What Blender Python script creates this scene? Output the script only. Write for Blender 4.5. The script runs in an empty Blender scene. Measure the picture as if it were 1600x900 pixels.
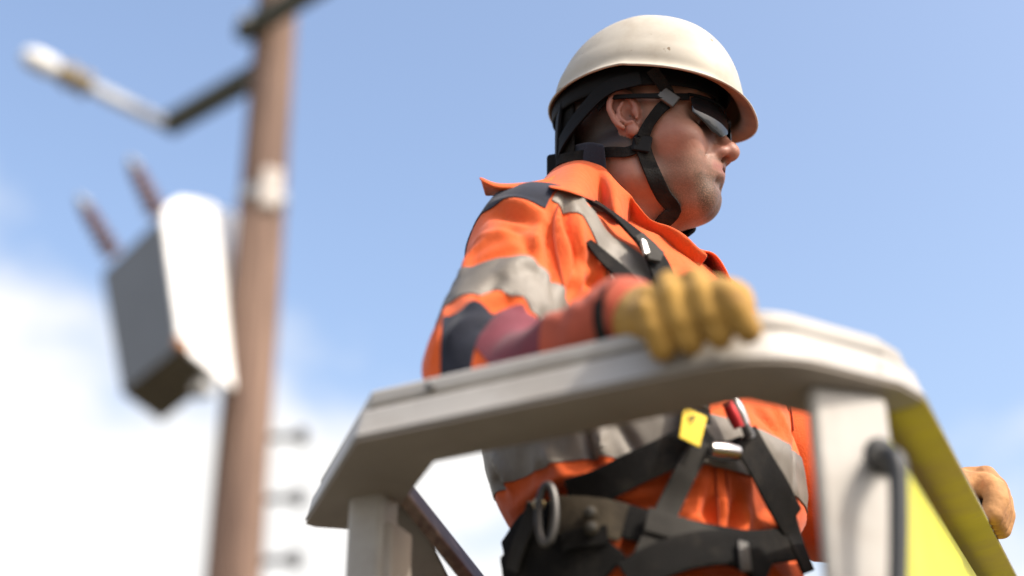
import bpy, bmesh, math, random
import numpy as np
from math import radians, sin, cos, pi, sqrt
from mathutils import Vector, Matrix, noise

# ------------------------------------------------------------------ camera, sky, sun
scene = bpy.context.scene
FPX, PITCH = 2200.0, radians(26)
CAM = np.array([0, 0, 1.5])
cam_data = bpy.data.cameras.new('camera')
cam = bpy.data.objects.new('camera', cam_data)
scene.collection.objects.link(cam)
cam.location = CAM
cam.rotation_euler = (radians(90) + PITCH, 0, 0)
cam_data.sensor_width = 36
cam_data.lens = FPX / 1600 * 36
cam_data.clip_start = 0.05
cam_data.clip_end = 3000
cam_data.dof.use_dof = True
cam_data.dof.focus_distance = 1.67
cam_data.dof.aperture_fstop = 1.5
cam_data.dof.aperture_blades = 0
scene.camera = cam

SUN_AZ, SUN_EL = radians(57), radians(45)       # azimuth: from -Y (behind the camera) towards +X
to_sun = Vector((sin(SUN_AZ) * cos(SUN_EL), -cos(SUN_AZ) * cos(SUN_EL), sin(SUN_EL)))
sun_data = bpy.data.lights.new('sun', 'SUN')
sun_data.energy = 2.2
sun_data.angle = radians(0.55)
sun_data.color = (1.0, 0.93, 0.84)
sun = bpy.data.objects.new('sun', sun_data)
scene.collection.objects.link(sun)
sun.rotation_euler = to_sun.to_track_quat('Z', 'Y').to_euler()

world = bpy.data.worlds.new('World')
scene.world = world
world.use_nodes = True
wn, wl = world.node_tree.nodes, world.node_tree.links
wn.clear()
w_out = wn.new('ShaderNodeOutputWorld')
sky = wn.new('ShaderNodeTexSky')
sky.sky_type = 'NISHITA'
sky.sun_disc = False
sky.sun_elevation = SUN_EL
sky.sun_rotation = math.atan2(to_sun.x, to_sun.y)
sky.air_density = 1.0
sky.dust_density = 5.0
sky.ozone_density = 1.0
sky_bg = wn.new('ShaderNodeBackground')
sky_bg.inputs['Strength'].default_value = 0.15
wl.new(sky.outputs[0], sky_bg.inputs['Color'])
cloud_bg = wn.new('ShaderNodeBackground')
cloud_bg.inputs['Color'].default_value = (1.0, 0.985, 0.965, 1)
cloud_bg.inputs['Strength'].default_value = 0.52
tc = wn.new('ShaderNodeTexCoord')
sep = wn.new('ShaderNodeSeparateXYZ')
wl.new(tc.outputs['Generated'], sep.inputs[0])
def wmath(op, a, b=None, c=None):
    n = wn.new('ShaderNodeMath'); n.operation = op
    for i, v in enumerate((a, b, c)):
        if v is None: continue
        if hasattr(v, 'is_linked'): wl.new(v, n.inputs[i])
        else: n.inputs[i].default_value = v
    return n.outputs[0]
def wnoise(scale, detail, off):
    m = wn.new('ShaderNodeMapping'); m.inputs['Scale'].default_value = (1, 1, 1.6); m.inputs['Location'].default_value = off
    wl.new(tc.outputs['Generated'], m.inputs[0])
    n = wn.new('ShaderNodeTexNoise'); n.inputs['Scale'].default_value = scale; n.inputs['Detail'].default_value = detail
    n.inputs['Roughness'].default_value = 0.55
    wl.new(m.outputs[0], n.inputs['Vector'])
    return n.outputs[0]
n_big = wnoise(5.5, 6, (0.3, 0.1, 0.0))
top = wmath('MULTIPLY_ADD', sep.outputs['X'], -0.27, 0.355)            # the cloud bank stands higher to one side
top = wmath('MINIMUM', wmath('MAXIMUM', top, 0.18), 0.44)
m_ = wmath('ADD', wmath('SUBTRACT', top, sep.outputs['Z']), wmath('MULTIPLY_ADD', n_big, 0.38, -0.19))
ramp = wn.new('ShaderNodeMapRange'); ramp.interpolation_type = 'SMOOTHSTEP'
ramp.inputs['From Min'].default_value = -0.035; ramp.inputs['From Max'].default_value = 0.075
wl.new(m_, ramp.inputs['Value'])
mixw = wn.new('ShaderNodeMixShader')
wl.new(ramp.outputs[0], mixw.inputs[0]); wl.new(sky_bg.outputs[0], mixw.inputs[1]); wl.new(cloud_bg.outputs[0], mixw.inputs[2])
wl.new(mixw.outputs[0], w_out.inputs['Surface'])

vs = scene.view_settings
vs.view_transform = 'Standard'; vs.look = 'None'; vs.exposure = 1.12; vs.gamma = 1.0; vs.use_curve_mapping = False
scene.cycles.use_denoising = True
scene.cycles.max_bounces = 8

# ------------------------------------------------------------------ small helpers
rt = np.array([1.0, 0, 0]); fw = np.array([0, cos(PITCH), sin(PITCH)]); upv = np.array([0, -sin(PITCH), cos(PITCH)])
def A(*v): return np.array(v, dtype=float)
def ray(px, py): return rt * (px - 800) / FPX + upv * (450 - py) / FPX + fw
def at(px, py, d): return CAM + ray(px, py) * d
def unit(v):
    v = np.asarray(v, float); return v / max(np.linalg.norm(v), 1e-9)

def tag(o, label=None, cat=None, group=None, kind=None):
    for k, v in (('label', label), ('category', cat), ('group', group), ('kind', kind)):
        if v: o[k] = v
    return o
def empty(name, loc):
    o = bpy.data.objects.new(name, None); o.empty_display_size = 0.1
    o.location = Vector(loc); scene.collection.objects.link(o); bpy.context.view_layer.update(); return o
def mk(name, verts, faces, mat, parent=None, smooth=True, angle=None, attrs=None):
    me = bpy.data.meshes.new(name)
    me.from_pydata([tuple(map(float, v)) for v in verts], [], [tuple(map(int, f)) for f in faces])
    me.validate()
    if attrs:
        for k, v in attrs.items():
            at_ = me.attributes.new(k, 'FLOAT', 'POINT'); at_.data.foreach_set('value', np.asarray(v, np.float32))
    if mat: me.materials.append(mat)
    if smooth:
        me.polygons.foreach_set('use_smooth', [True] * len(me.polygons))
        if angle: me.set_sharp_from_angle(angle=radians(angle))
    me.update()
    o = bpy.data.objects.new(name, me); scene.collection.objects.link(o)
    if parent:
        o.parent = parent; o.matrix_parent_inverse = parent.matrix_world.inverted()
    return o
def bm_obj(name, bm, mat, parent=None, bevel=0, seg=2, smooth=True):
    bmesh.ops.recalc_face_normals(bm, faces=bm.faces)
    me = bpy.data.meshes.new(name); bm.to_mesh(me); bm.free()
    if mat: me.materials.append(mat)
    o = bpy.data.objects.new(name, me); scene.collection.objects.link(o)
    if smooth:
        me.polygons.foreach_set('use_smooth', [True] * len(me.polygons)); me.set_sharp_from_angle(angle=radians(35))
    if bevel:
        md = o.modifiers.new('bevel', 'BEVEL'); md.width = bevel; md.segments = seg; md.limit_method = 'ANGLE'; md.harden_normals = True
    if parent:
        o.parent = parent; o.matrix_parent_inverse = parent.matrix_world.inverted()
    return o

# ---- signed distance toolkit (arrays of points N x 3)
def ln(v): return np.sqrt((v * v).sum(-1))
def ell(p, c, r, R=None):
    q = p - c
    if R is not None: q = q @ R
    r = np.asarray(r, float)
    k0 = ln(q / r); k1 = ln(q / (r * r))
    return k0 * (k0 - 1) / np.maximum(k1, 1e-9)
def sph(p, c, r): return ln(p - c) - r
def cone(p, a, b, ra, rb):
    ab = b - a; t = np.clip(((p - a) @ ab) / (ab @ ab), 0, 1)
    return ln(p - a - t[:, None] * ab) - (ra + (rb - ra) * t)
def chain(p, pts, rs, k=None):
    d = None
    for i in range(len(pts) - 1):
        e = cone(p, np.asarray(pts[i], float), np.asarray(pts[i + 1], float), rs[i], rs[i + 1])
        d = e if d is None else np.minimum(d, e)
    return d
def su(a, b, k):
    h = np.maximum(k - np.abs(a - b), 0) / k
    return np.minimum(a, b) - h * h * k * 0.25
def ss(a, b, k): return -su(-a, b, k)       # a minus b
def si(a, b, k): return -su(-a, -b, k)
def mesh_sdf(f, lo, hi, h, block=6):
    lo = np.asarray(lo, float); hi = np.asarray(hi, float)
    nb = np.ceil((hi - lo) / (h * block)).astype(int)
    n = nb * block + 1
    cc = [lo[i] + (np.arange(nb[i]) + 0.5) * h * block for i in range(3)]
    g = np.stack(np.meshgrid(*cc, indexing='ij'), -1).reshape(-1, 3)
    dc = f(g).reshape(nb)
    act = np.abs(dc) < h * block * 1.25
    vals = np.repeat(np.repeat(np.repeat(np.where(dc < 0, -1., 1.), block, 0), block, 1), block, 2)
    vals = np.pad(vals, ((0, 1),) * 3, mode='edge')
    m = np.zeros(n, bool)
    mb = np.repeat(np.repeat(np.repeat(act, block, 0), block, 1), block, 2)
    for dx in (0, 1):
        for dy in (0, 1):
            for dz in (0, 1):
                m[dx:dx + mb.shape[0], dy:dy + mb.shape[1], dz:dz + mb.shape[2]] |= mb
    idx = np.argwhere(m)
    pts = lo + idx * h
    out = np.empty(len(pts))
    for s in range(0, len(pts), 200000): out[s:s + 200000] = f(pts[s:s + 200000])
    vals[m] = out
    ins = vals < 0
    cnt = np.zeros(n - 1, int)
    for dx in (0, 1):
        for dy in (0, 1):
            for dz in (0, 1):
                cnt += ins[dx:n[0] - 1 + dx, dy:n[1] - 1 + dy, dz:n[2] - 1 + dz]
    cells = np.argwhere((cnt > 0) & (cnt < 8))
    vid = -np.ones(n - 1, int); vid[tuple(cells.T)] = np.arange(len(cells))
    acc = np.zeros((len(cells), 3)); num = np.zeros(len(cells))
    corners = [(0, 0, 0), (1, 0, 0), (0, 1, 0), (1, 1, 0), (0, 0, 1), (1, 0, 1), (0, 1, 1), (1, 1, 1)]
    for a in range(8):
        for b in range(a + 1, 8):
            ca, cb = np.array(corners[a]), np.array(corners[b])
            if np.abs(ca - cb).sum() != 1: continue
            va = vals[tuple((cells + ca).T)]; vb = vals[tuple((cells + cb).T)]
            x = (va < 0) != (vb < 0)
            t = np.where(x, va / np.where(x, va - vb, 1), 0)
            acc += np.where(x[:, None], ca + t[:, None] * (cb - ca), 0); num += x
    V = lo + (cells + acc / num[:, None]) * h
    faces = []
    for ax in range(3):
        b_, c_ = (ax + 1) % 3, (ax + 2) % 3
        sl0 = [slice(None)] * 3; sl1 = [slice(None)] * 3
        sl0[ax] = slice(0, -1); sl1[ax] = slice(1, None)
        i0, i1 = ins[tuple(sl0)], ins[tuple(sl1)]
        e = np.argwhere(i0 != i1)
        ok = (e[:, b_] > 0) & (e[:, c_] > 0) & (e[:, b_] < n[b_] - 1) & (e[:, c_] < n[c_] - 1)
        e = e[ok]
        if not len(e): continue
        q = []
        for (db, dc_) in ((-1, -1), (0, -1), (0, 0), (-1, 0)):
            w = e.copy(); w[:, b_] += db; w[:, c_] += dc_
            q.append(vid[tuple(w.T)])
        q = np.stack(q, 1)
        flip = ~i0[tuple(e.T)]
        q[flip] = q[flip][:, ::-1]
        faces.append(q)
    Fq = np.concatenate(faces)
    Fq = Fq[(Fq >= 0).all(1)]
    for _ in range(2):                                   # pull the vertices onto the surface
        V = V - grad(f, V) * np.clip(f(V), -h, h)[:, None] * 0.8
    return V, Fq
def grad(f, P, e=6e-4):
    g = np.stack([f(P + d) - f(P - d) for d in np.eye(3) * e], -1)
    return g / np.maximum(ln(g), 1e-9)[:, None]
def vnormals(V, Fq):
    n = np.cross(V[Fq[:, 2]] - V[Fq[:, 0]], V[Fq[:, 3]] - V[Fq[:, 1]])
    N = np.zeros_like(V)
    for i in range(4): np.add.at(N, Fq[:, i], n)
    return N / np.maximum(ln(N), 1e-12)[:, None]
def relax(V, Fq, it=1, lam=0.5):
    for _ in range(it):
        S = np.zeros_like(V); C = np.zeros(len(V))
        for i in range(4):
            for j in (1, 3):
                np.add.at(S, Fq[:, i], V[Fq[:, (i + j) % 4]]); np.add.at(C, Fq[:, i], 1)
        V = V + lam * (S / np.maximum(C, 1)[:, None] - V)
    return V
def hit(f, px, py, off=0.0, d0=0.7, d1=3.5):
    """first point of the surface f = off on the line of sight through a picture point"""
    r = unit(ray(px, py)); t = d0
    for _ in range(200):
        d = float(f((CAM + r * t)[None])[0]) - off
        if d < 2e-4: break
        t += d * 0.7
        if t > d1: return None
    return CAM + r * t
def catmull(P, n):
    P = np.asarray(P, float)
    Q = np.concatenate([[2 * P[0] - P[1]], P, [2 * P[-1] - P[-2]]])
    out = []
    for i in range(len(P) - 1):
        p0, p1, p2, p3 = Q[i:i + 4]
        for t in np.linspace(0, 1, n, endpoint=False):
            out.append(0.5 * (2 * p1 + (p2 - p0) * t + (2 * p0 - 5 * p1 + 4 * p2 - p3) * t * t + (3 * p1 - p0 - 3 * p2 + p3) * t ** 3))
    out.append(P[-1]); return np.array(out)
def ribbon(name, P, Nn, w, th, mat, parent, n=6, closed_ends=True):
    """a webbing strap through points P with surface normals Nn"""
    m = len(P); w = np.ones(m) * w if np.isscalar(w) else np.asarray(w, float)
    X = catmull(np.concatenate([np.asarray(P), np.asarray(Nn) * 1.0, w[:, None]], 1), n)
    C, N_, W_ = X[:, :3], X[:, 3:6], X[:, 6]
    N_ /= ln(N_)[:, None]
    T = np.gradient(C, axis=0); T /= np.maximum(ln(T), 1e-9)[:, None]
    S = np.cross(T, N_); S /= np.maximum(ln(S), 1e-9)[:, None]
    prof = [(-1, 0.15), (-.97, .9), (-.8, 1.0), (-.4, .86), (0, .9), (.4, .86), (.8, 1.0), (.97, .9), (1, .15), (.9, -.4), (-.9, -.4)]
    V = []; k = len(prof)
    for i in range(len(C)):
        for s, h_ in prof: V.append(C[i] + S[i] * s * W_[i] / 2 + N_[i] * h_ * th)
    Fc = []
    for i in range(len(C) - 1):
        for j in range(k):
            Fc.append((i * k + j, i * k + (j + 1) % k, (i + 1) * k + (j + 1) % k, (i + 1) * k + j))
    Fc.append(tuple(range(k))[::-1]); Fc.append(tuple((len(C) - 1) * k + j for j in range(k)))
    o = mk(name, V, Fc, mat, parent, angle=50)
    return o
def tube(name, P, r, mat, parent, n=4, seg=10, cap=True):
    m = len(P); r = np.ones(m) * r if np.isscalar(r) else np.asarray(r, float)
    X = catmull(np.concatenate([np.asarray(P, float), r[:, None]], 1), n) if n > 1 else np.concatenate([np.asarray(P, float), r[:, None]], 1)
    C, R_ = X[:, :3], X[:, 3]
    T = np.gradient(C, axis=0); T /= np.maximum(ln(T), 1e-9)[:, None]
    a = unit(np.cross(T[0], A(0.3, 0.2, 1)));
    V = []
    for i in range(len(C)):
        a = unit(a - T[i] * (a @ T[i])); b = np.cross(T[i], a)
        for j in range(seg):
            th = 2 * pi * j / seg; V.append(C[i] + (a * cos(th) + b * sin(th)) * R_[i])
    Fc = [(i * seg + j, i * seg + (j + 1) % seg, (i + 1) * seg + (j + 1) % seg, (i + 1) * seg + j) for i in range(len(C) - 1) for j in range(seg)]
    if cap: Fc.append(tuple(range(seg))[::-1]); Fc.append(tuple((len(C) - 1) * seg + j for j in range(seg)))
    return mk(name, V, Fc, mat, parent, angle=50)
def lathe(name, a, b, prof, mat, parent, seg=20):
    """revolve (t along a->b in metres, r) round the axis a->b"""
    T = unit(b - a); u = unit(np.cross(T, A(0.31, 0.2, 0.9))); v = np.cross(T, u)
    V = [a + T * t + (u * cos(2 * pi * j / seg) + v * sin(2 * pi * j / seg)) * r for t, r in prof for j in range(seg)]
    Fc = [(i * seg + j, i * seg + (j + 1) % seg, (i + 1) * seg + (j + 1) % seg, (i + 1) * seg + j) for i in range(len(prof) - 1) for j in range(seg)]
    Fc.append(tuple(range(seg))[::-1]); Fc.append(tuple((len(prof) - 1) * seg + j for j in range(seg)))
    return mk(name, V, Fc, mat, parent, angle=40)
def obox(name, c, axes, half, mat, parent, bevel=0.004, seg=2):
    bm = bmesh.new()
    ax = [unit(x) for x in axes]
    vs_ = []
    for sx in (-1, 1):
        for sy in (-1, 1):
            for sz in (-1, 1):
                vs_.append(bm.verts.new(Vector(c + ax[0] * half[0] * sx + ax[1] * half[1] * sy + ax[2] * half[2] * sz)))
    for f_ in ((0, 1, 3, 2), (4, 6, 7, 5), (0, 4, 5, 1), (2, 3, 7, 6), (0, 2, 6, 4), (1, 5, 7, 3)): bm.faces.new([vs_[i] for i in f_])
    return bm_obj(name, bm, mat, parent, bevel, seg)
def clip_patch(V, Fq, N, val, off, th):
    """the part of a surface where val > 0, cut along val = 0, lifted by off with an edge of depth th"""
    tris = np.concatenate([Fq[:, [0, 1, 2]], Fq[:, [0, 2, 3]]])
    tv = val[tris]
    keep = (tv > 0).any(1)
    verts = []; idx = {}; faces = []
    def vert(key, p):
        if key not in idx: idx[key] = len(verts); verts.append(p)
        return idx[key]
    for t, v in zip(tris[keep], tv[keep]):
        poly = []
        for i in range(3):
            a, b = int(t[i]), int(t[(i + 1) % 3]); va, vb = v[i], v[(i + 1) % 3]
            if va > 0: poly.append(vert(a, V[a] + N[a] * off))
            if (va > 0) != (vb > 0):
                s = va / (va - vb); key = (min(a, b), max(a, b))
                n_ = unit(N[a] * (1 - s) + N[b] * s)
                poly.append(vert(key, V[a] * (1 - s) + V[b] * s + n_ * off))
        if len(poly) >= 3: faces.append(tuple(poly))
    verts = np.array(verts)
    edges = {}
    for f_ in faces:
        for i in range(len(f_)):
            e = (f_[i], f_[(i + 1) % len(f_)]); edges[e] = 1
    border = [e for e in edges if (e[1], e[0]) not in edges]
    keys = list(idx.keys()); nm = np.zeros_like(verts)
    for k, i in idx.items(): nm[i] = N[k] if isinstance(k, int) else unit(N[k[0]] + N[k[1]])
    low = {}; ex = []
    for e in border:
        for q in e:
            if q not in low: low[q] = len(verts) + len(ex); ex.append(verts[q] - nm[q] * th)
    for a, b in border: faces.append((b, a, low[a], low[b]))
    return (np.concatenate([verts, np.array(ex)]) if ex else verts), faces

# ------------------------------------------------------------------ materials
def new_mat(name):
    m = bpy.data.materials.new(name); m.use_nodes = True
    nt = m.node_tree; b = nt.nodes['Principled BSDF']
    return m, nt, b
def N(nt, t, **kw):
    n = nt.nodes.new(t)
    for k, v in kw.items():
        if k in n.inputs: n.inputs[k].default_value = v
        else: setattr(n, k, v)
    return n
def plain(name, col, rough=0.5, metal=0.0, var=0.12, scale=30, bump=0.0, bscale=300, col2=None, c2scale=8, c2lo=.5, c2hi=.65, sheen=0, coat=0, spec=0.5, speck=None, sscale=90, slo=.68, crease=0):
    """colour with grain, optional second colour in patches (dirt, rust) and fine relief"""
    m, nt, b = new_mat(name)
    tcn = N(nt, 'ShaderNodeTexCoord')
    no = N(nt, 'ShaderNodeTexNoise', Scale=scale, Detail=6.0)
    nt.links.new(tcn.outputs['Object'], no.inputs['Vector'])
    mr = N(nt, 'ShaderNodeMapRange'); mr.inputs['To Min'].default_value = 1 - var; mr.inputs['To Max'].default_value = 1 + var
    mr.inputs['From Min'].default_value = .3; mr.inputs['From Max'].default_value = .7
    nt.links.new(no.outputs[0], mr.inputs['Value'])
    mx = N(nt, 'ShaderNodeMix', data_type='RGBA', blend_type='MULTIPLY'); mx.inputs[0].default_value = 1
    mx.inputs[6].default_value = (*col, 1)
    cb = N(nt, 'ShaderNodeCombineColor')
    for i in range(3): nt.links.new(mr.outputs[0], cb.inputs[i])
    nt.links.new(cb.outputs[0], mx.inputs[7])
    out = mx.outputs[2]
    if col2:
        n2 = N(nt, 'ShaderNodeTexNoise', Scale=c2scale, Detail=8.0, Roughness=0.65)
        nt.links.new(tcn.outputs['Object'], n2.inputs['Vector'])
        m2 = N(nt, 'ShaderNodeMapRange'); m2.inputs['From Min'].default_value = c2lo; m2.inputs['From Max'].default_value = c2hi
        nt.links.new(n2.outputs[0], m2.inputs['Value'])
        mm = N(nt, 'ShaderNodeMix', data_type='RGBA'); mm.inputs[7].default_value = (*col2, 1)
        nt.links.new(m2.outputs[0], mm.inputs[0]); nt.links.new(out, mm.inputs[6]); out = mm.outputs[2]
    if speck:
        n4 = N(nt, 'ShaderNodeTexNoise', Scale=sscale, Detail=3.0, Roughness=.5)
        nt.links.new(tcn.outputs['Object'], n4.inputs['Vector'])
        m4 = N(nt, 'ShaderNodeMapRange'); m4.inputs['From Min'].default_value = slo; m4.inputs['From Max'].default_value = slo + .05
        nt.links.new(n4.outputs[0], m4.inputs['Value'])
        m5 = N(nt, 'ShaderNodeMix', data_type='RGBA'); m5.inputs[7].default_value = (*speck, 1)
        nt.links.new(m4.outputs[0], m5.inputs[0]); nt.links.new(out, m5.inputs[6]); out = m5.outputs[2]
    nt.links.new(out, b.inputs['Base Color'])
    b.inputs['Roughness'].default_value = rough; b.inputs['Metallic'].default_value = metal
    b.inputs['Specular IOR Level'].default_value = spec
    if sheen: b.inputs['Sheen Weight'].default_value = sheen; b.inputs['Sheen Roughness'].default_value = .5
    if coat: b.inputs['Coat Weight'].default_value = coat; b.inputs['Coat Roughness'].default_value = .15
    if bump:
        nb = N(nt, 'ShaderNodeTexNoise', Scale=bscale, Detail=4.0)
        nt.links.new(tcn.outputs['Object'], nb.inputs['Vector'])
        bp = N(nt, 'ShaderNodeBump', Strength=bump, Distance=0.002)
        nt.links.new(nb.outputs[0], bp.inputs['Height']); nt.links.new(bp.outputs[0], b.inputs['Normal'])
        if crease:
            mpc = N(nt, 'ShaderNodeMapping'); mpc.inputs['Scale'].default_value = (1, 1, .55); mpc.inputs['Rotation'].default_value = (.3, .5, 0)
            nt.links.new(tcn.outputs['Object'], mpc.inputs[0])
            nc = N(nt, 'ShaderNodeTexNoise', Scale=21.0, Detail=2.0, Distortion=.8); nt.links.new(mpc.outputs[0], nc.inputs['Vector'])
            ab_ = N(nt, 'ShaderNodeMath', operation='SUBTRACT'); ab_.inputs[1].default_value = .5; nt.links.new(nc.outputs[0], ab_.inputs[0])
            aa_ = N(nt, 'ShaderNodeMath', operation='ABSOLUTE'); nt.links.new(ab_.outputs[0], aa_.inputs[0])
            b2 = N(nt, 'ShaderNodeBump', Strength=crease, Distance=.012); nt.links.new(aa_.outputs[0], b2.inputs['Height'])
            nt.links.new(b2.outputs[0], bp.inputs['Normal'])
    return m
M = {}
M['orange'] = plain('hi_vis_orange_cloth', (0.58, 0.088, 0.012), .80, var=.10, scale=9, bump=.35, bscale=420, col2=(.43, .062, .011), c2scale=6, c2lo=.52, c2hi=.78, sheen=.12, spec=.25, crease=.28)
M['orange_in'] = plain('collar_lining', (0.42, 0.03, 0.012), .85, var=.1, bump=.2, bscale=400, spec=.2)
M['tape'] = plain('reflective_tape', (0.155, 0.138, 0.112), .58, .03, var=.10, scale=14, bump=.12, bscale=500, col2=(.095, .080, .062), c2scale=9, c2lo=.45, c2hi=.75, crease=.3)
M['navy'] = plain('navy_cloth', (0.012, 0.015, 0.026), .85, var=.25, bump=.3, sheen=.1, spec=.25)
M['maroon'] = plain('maroon_sleeve', (0.13, 0.028, 0.040), .88, var=.15, bump=.3, sheen=.1, spec=.25)
M['cuff'] = plain('faded_red_cuff', (0.36, 0.070, 0.036), .88, var=.12, bump=.3, sheen=.1, spec=.25)
M['black_web'] = plain('black_webbing', (0.0070, 0.0067, 0.0063), .8, var=.3, scale=40, bump=.5, bscale=500, spec=.14, col2=(.024, .021, .017), c2scale=26, c2lo=.52, c2hi=.75)
M['grey_web'] = plain('grey_webbing', (0.034, 0.032, 0.028), .78, var=.25, scale=30, bump=.35, bscale=700, spec=.2)
M['black_plastic'] = plain('black_plastic', (0.005, 0.005, 0.0055), .6, var=.2, spec=.12)
M['trouser'] = plain('dark_work_trousers', (0.009, 0.009, 0.010), .9, var=.25, bump=.3, spec=.15)
M['belt'] = plain('khaki_belt_pad', (0.062, 0.050, 0.033), .75, var=.25, scale=25, bump=.3, col2=(.025, .02, .014), c2scale=20, spec=.2)
M['steel'] = plain('dull_steel', (0.55, 0.54, 0.52), .34, .95, var=.12, scale=40)
M['dark_steel'] = plain('dark_steel', (0.11, 0.107, 0.103), .5, .8, var=.2, scale=30)
M['brass'] = plain('brass', (0.55, 0.42, 0.22), .35, .9)
M['red_alu'] = plain('red_anodised_metal', (0.38, 0.018, 0.02), .35, .5)
M['yellow_tag'] = plain('yellow_label', (0.82, 0.58, 0.04), .55, var=.08)
M['ink'] = plain('black_ink', (0.03, 0.028, 0.022), .6)
M['glove'] = plain('tan_work_glove_leather', (0.35, 0.200, 0.042), .85, var=.22, scale=28, bump=.5, bscale=160, col2=(.20, .105, .028), c2scale=22, c2lo=.5, c2hi=.72, sheen=.1, spec=.3, crease=.4)
M['glove_brown'] = plain('brown_work_glove_leather', (0.42, 0.215, 0.085), .75, var=.2, scale=28, bump=.5, bscale=160, col2=(.25, .12, .05), c2scale=20, spec=.3)
M['helmet'] = plain('cream_helmet_shell', (0.43, 0.395, 0.33), .58, var=.06, scale=12, col2=(.30, .25, .185), c2scale=13, c2lo=.52, c2hi=.86, bump=.06, bscale=60, spec=.25, speck=(.20, .15, .10), sscale=75, slo=.69)
M['helmet_in'] = plain('stained_helmet_lining', (0.19, 0.098, 0.048), .6, var=.25, scale=14, col2=(.10, .05, .025), c2scale=16, c2lo=.45, c2hi=.7)
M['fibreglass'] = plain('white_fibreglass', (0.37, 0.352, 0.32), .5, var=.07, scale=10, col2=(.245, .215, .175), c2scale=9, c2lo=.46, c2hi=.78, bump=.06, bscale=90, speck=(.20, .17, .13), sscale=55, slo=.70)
M['fibre_under'] = plain('brownish_fibreglass', (0.31, 0.272, 0.23), .65, var=.12, scale=9, col2=(.25, .215, .175), c2scale=6, c2lo=.45, c2hi=.8, bump=.1, bscale=90)  # browner and slightly darker than the rim face
M['yellow_wall'] = plain('yellow_fibreglass', (0.50, 0.48, 0.02), .55, var=.08, scale=8, col2=(.62, .50, .05), c2scale=5, c2lo=.5, c2hi=.8)
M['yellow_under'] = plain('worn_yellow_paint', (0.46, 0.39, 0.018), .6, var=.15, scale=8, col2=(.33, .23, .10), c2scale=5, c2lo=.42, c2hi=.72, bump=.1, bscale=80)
M['brown_bar'] = plain('brown_painted_bar', (0.13, 0.085, 0.07), .6, var=.2, col2=(.3, .22, .17), c2scale=20)
M['rubber'] = plain('black_rubber', (0.018, 0.02, 0.022), .5, var=.15)
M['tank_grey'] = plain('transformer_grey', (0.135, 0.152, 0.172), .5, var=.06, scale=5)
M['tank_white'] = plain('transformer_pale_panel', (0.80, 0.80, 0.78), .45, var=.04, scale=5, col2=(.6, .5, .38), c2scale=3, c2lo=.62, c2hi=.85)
M['tank_dark'] = plain('transformer_underside', (0.10, 0.085, 0.055), .7, var=.2, scale=6)
M['rust'] = plain('rust', (0.30, 0.14, 0.06), .8, var=.25)
M['porcelain'] = plain('brown_porcelain', (0.13, 0.055, 0.035), .3, var=.15, coat=.4)
M['galv'] = plain('galvanised_steel', (0.32, 0.32, 0.31), .55, .4, var=.12, scale=12)
M['zinc'] = plain('weathered_zinc', (0.40, 0.36, 0.32), .6, var=.15, scale=14)
M['arm_wood'] = plain('weathered_green_timber', (0.075, 0.075, 0.052), .85, var=.25, scale=8, bump=.3, bscale=60)
M['polymer'] = plain('pale_polymer', (0.60, 0.60, 0.58), .5, var=.08)
M['polymer_brown'] = plain('olive_brown_porcelain', (0.21, 0.165, 0.09), .5, var=.15)
M['ground'] = plain('grass_and_dirt', (0.075, 0.068, 0.050), .95, var=.3, scale=.6, col2=(.11, .088, .066), c2scale=.15, bump=.4, bscale=6)
M['boot'] = plain('boot_leather', (0.03, 0.022, 0.016), .6, var=.2)

m, nt, b = new_mat('pole_timber')
tcn = N(nt, 'ShaderNodeTexCoord'); mp = N(nt, 'ShaderNodeMapping'); mp.inputs['Scale'].default_value = (14, 14, .5)
nt.links.new(tcn.outputs['Object'], mp.inputs[0])
no = N(nt, 'ShaderNodeTexNoise', Scale=1.6, Detail=8.0, Roughness=.6); nt.links.new(mp.outputs[0], no.inputs['Vector'])
rp = N(nt, 'ShaderNodeValToRGB'); rp.color_ramp.elements[0].position = .32; rp.color_ramp.elements[0].color = (.055, .030, .021, 1)
rp.color_ramp.elements[1].position = .68; rp.color_ramp.elements[1].color = (.235, .150, .106, 1)
nt.links.new(no.outputs[0], rp.inputs[0]); nt.links.new(rp.outputs[0], b.inputs['Base Color']); b.inputs['Roughness'].default_value = .85
bp = N(nt, 'ShaderNodeBump', Strength=.6, Distance=.02); nt.links.new(no.outputs[0], bp.inputs['Height']); nt.links.new(bp.outputs[0], b.inputs['Normal'])
M['pole'] = m

m, nt, b = new_mat('skin')           # skin tones; stubble, cropped hair, flush and lips come from where they grow on the head; neck and mouth shade is painted in
def attr(nt, name):
    a = N(nt, 'ShaderNodeAttribute'); a.attribute_name = name; return a.outputs['Fac']
tcn = N(nt, 'ShaderNodeTexCoord')
n1 = N(nt, 'ShaderNodeTexNoise', Scale=38.0, Detail=6.0); nt.links.new(tcn.outputs['Object'], n1.inputs['Vector'])
base = N(nt, 'ShaderNodeMix', data_type='RGBA'); base.inputs[6].default_value = (.32, .172, .118, 1); base.inputs[7].default_value = (.245, .115, .076, 1)
mr = N(nt, 'ShaderNodeMapRange'); mr.inputs['From Min'].default_value = .35; mr.inputs['From Max'].default_value = .68
nt.links.new(n1.outputs[0], mr.inputs['Value']); nt.links.new(mr.outputs[0], base.inputs[0])
col = base.outputs[2]
def layer(col, fac, c):
    mm = N(nt, 'ShaderNodeMix', data_type='RGBA'); mm.inputs[7].default_value = (*c, 1)
    nt.links.new(fac, mm.inputs[0]); nt.links.new(col, mm.inputs[6]); return mm.outputs[2]
col = layer(col, attr(nt, 'flush'), (.25, .075, .048))
col = layer(col, attr(nt, 'lips'), (.235, .088, .064))
n2 = N(nt, 'ShaderNodeTexNoise', Scale=620.0, Detail=2.0); nt.links.new(tcn.outputs['Object'], n2.inputs['Vector'])
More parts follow.
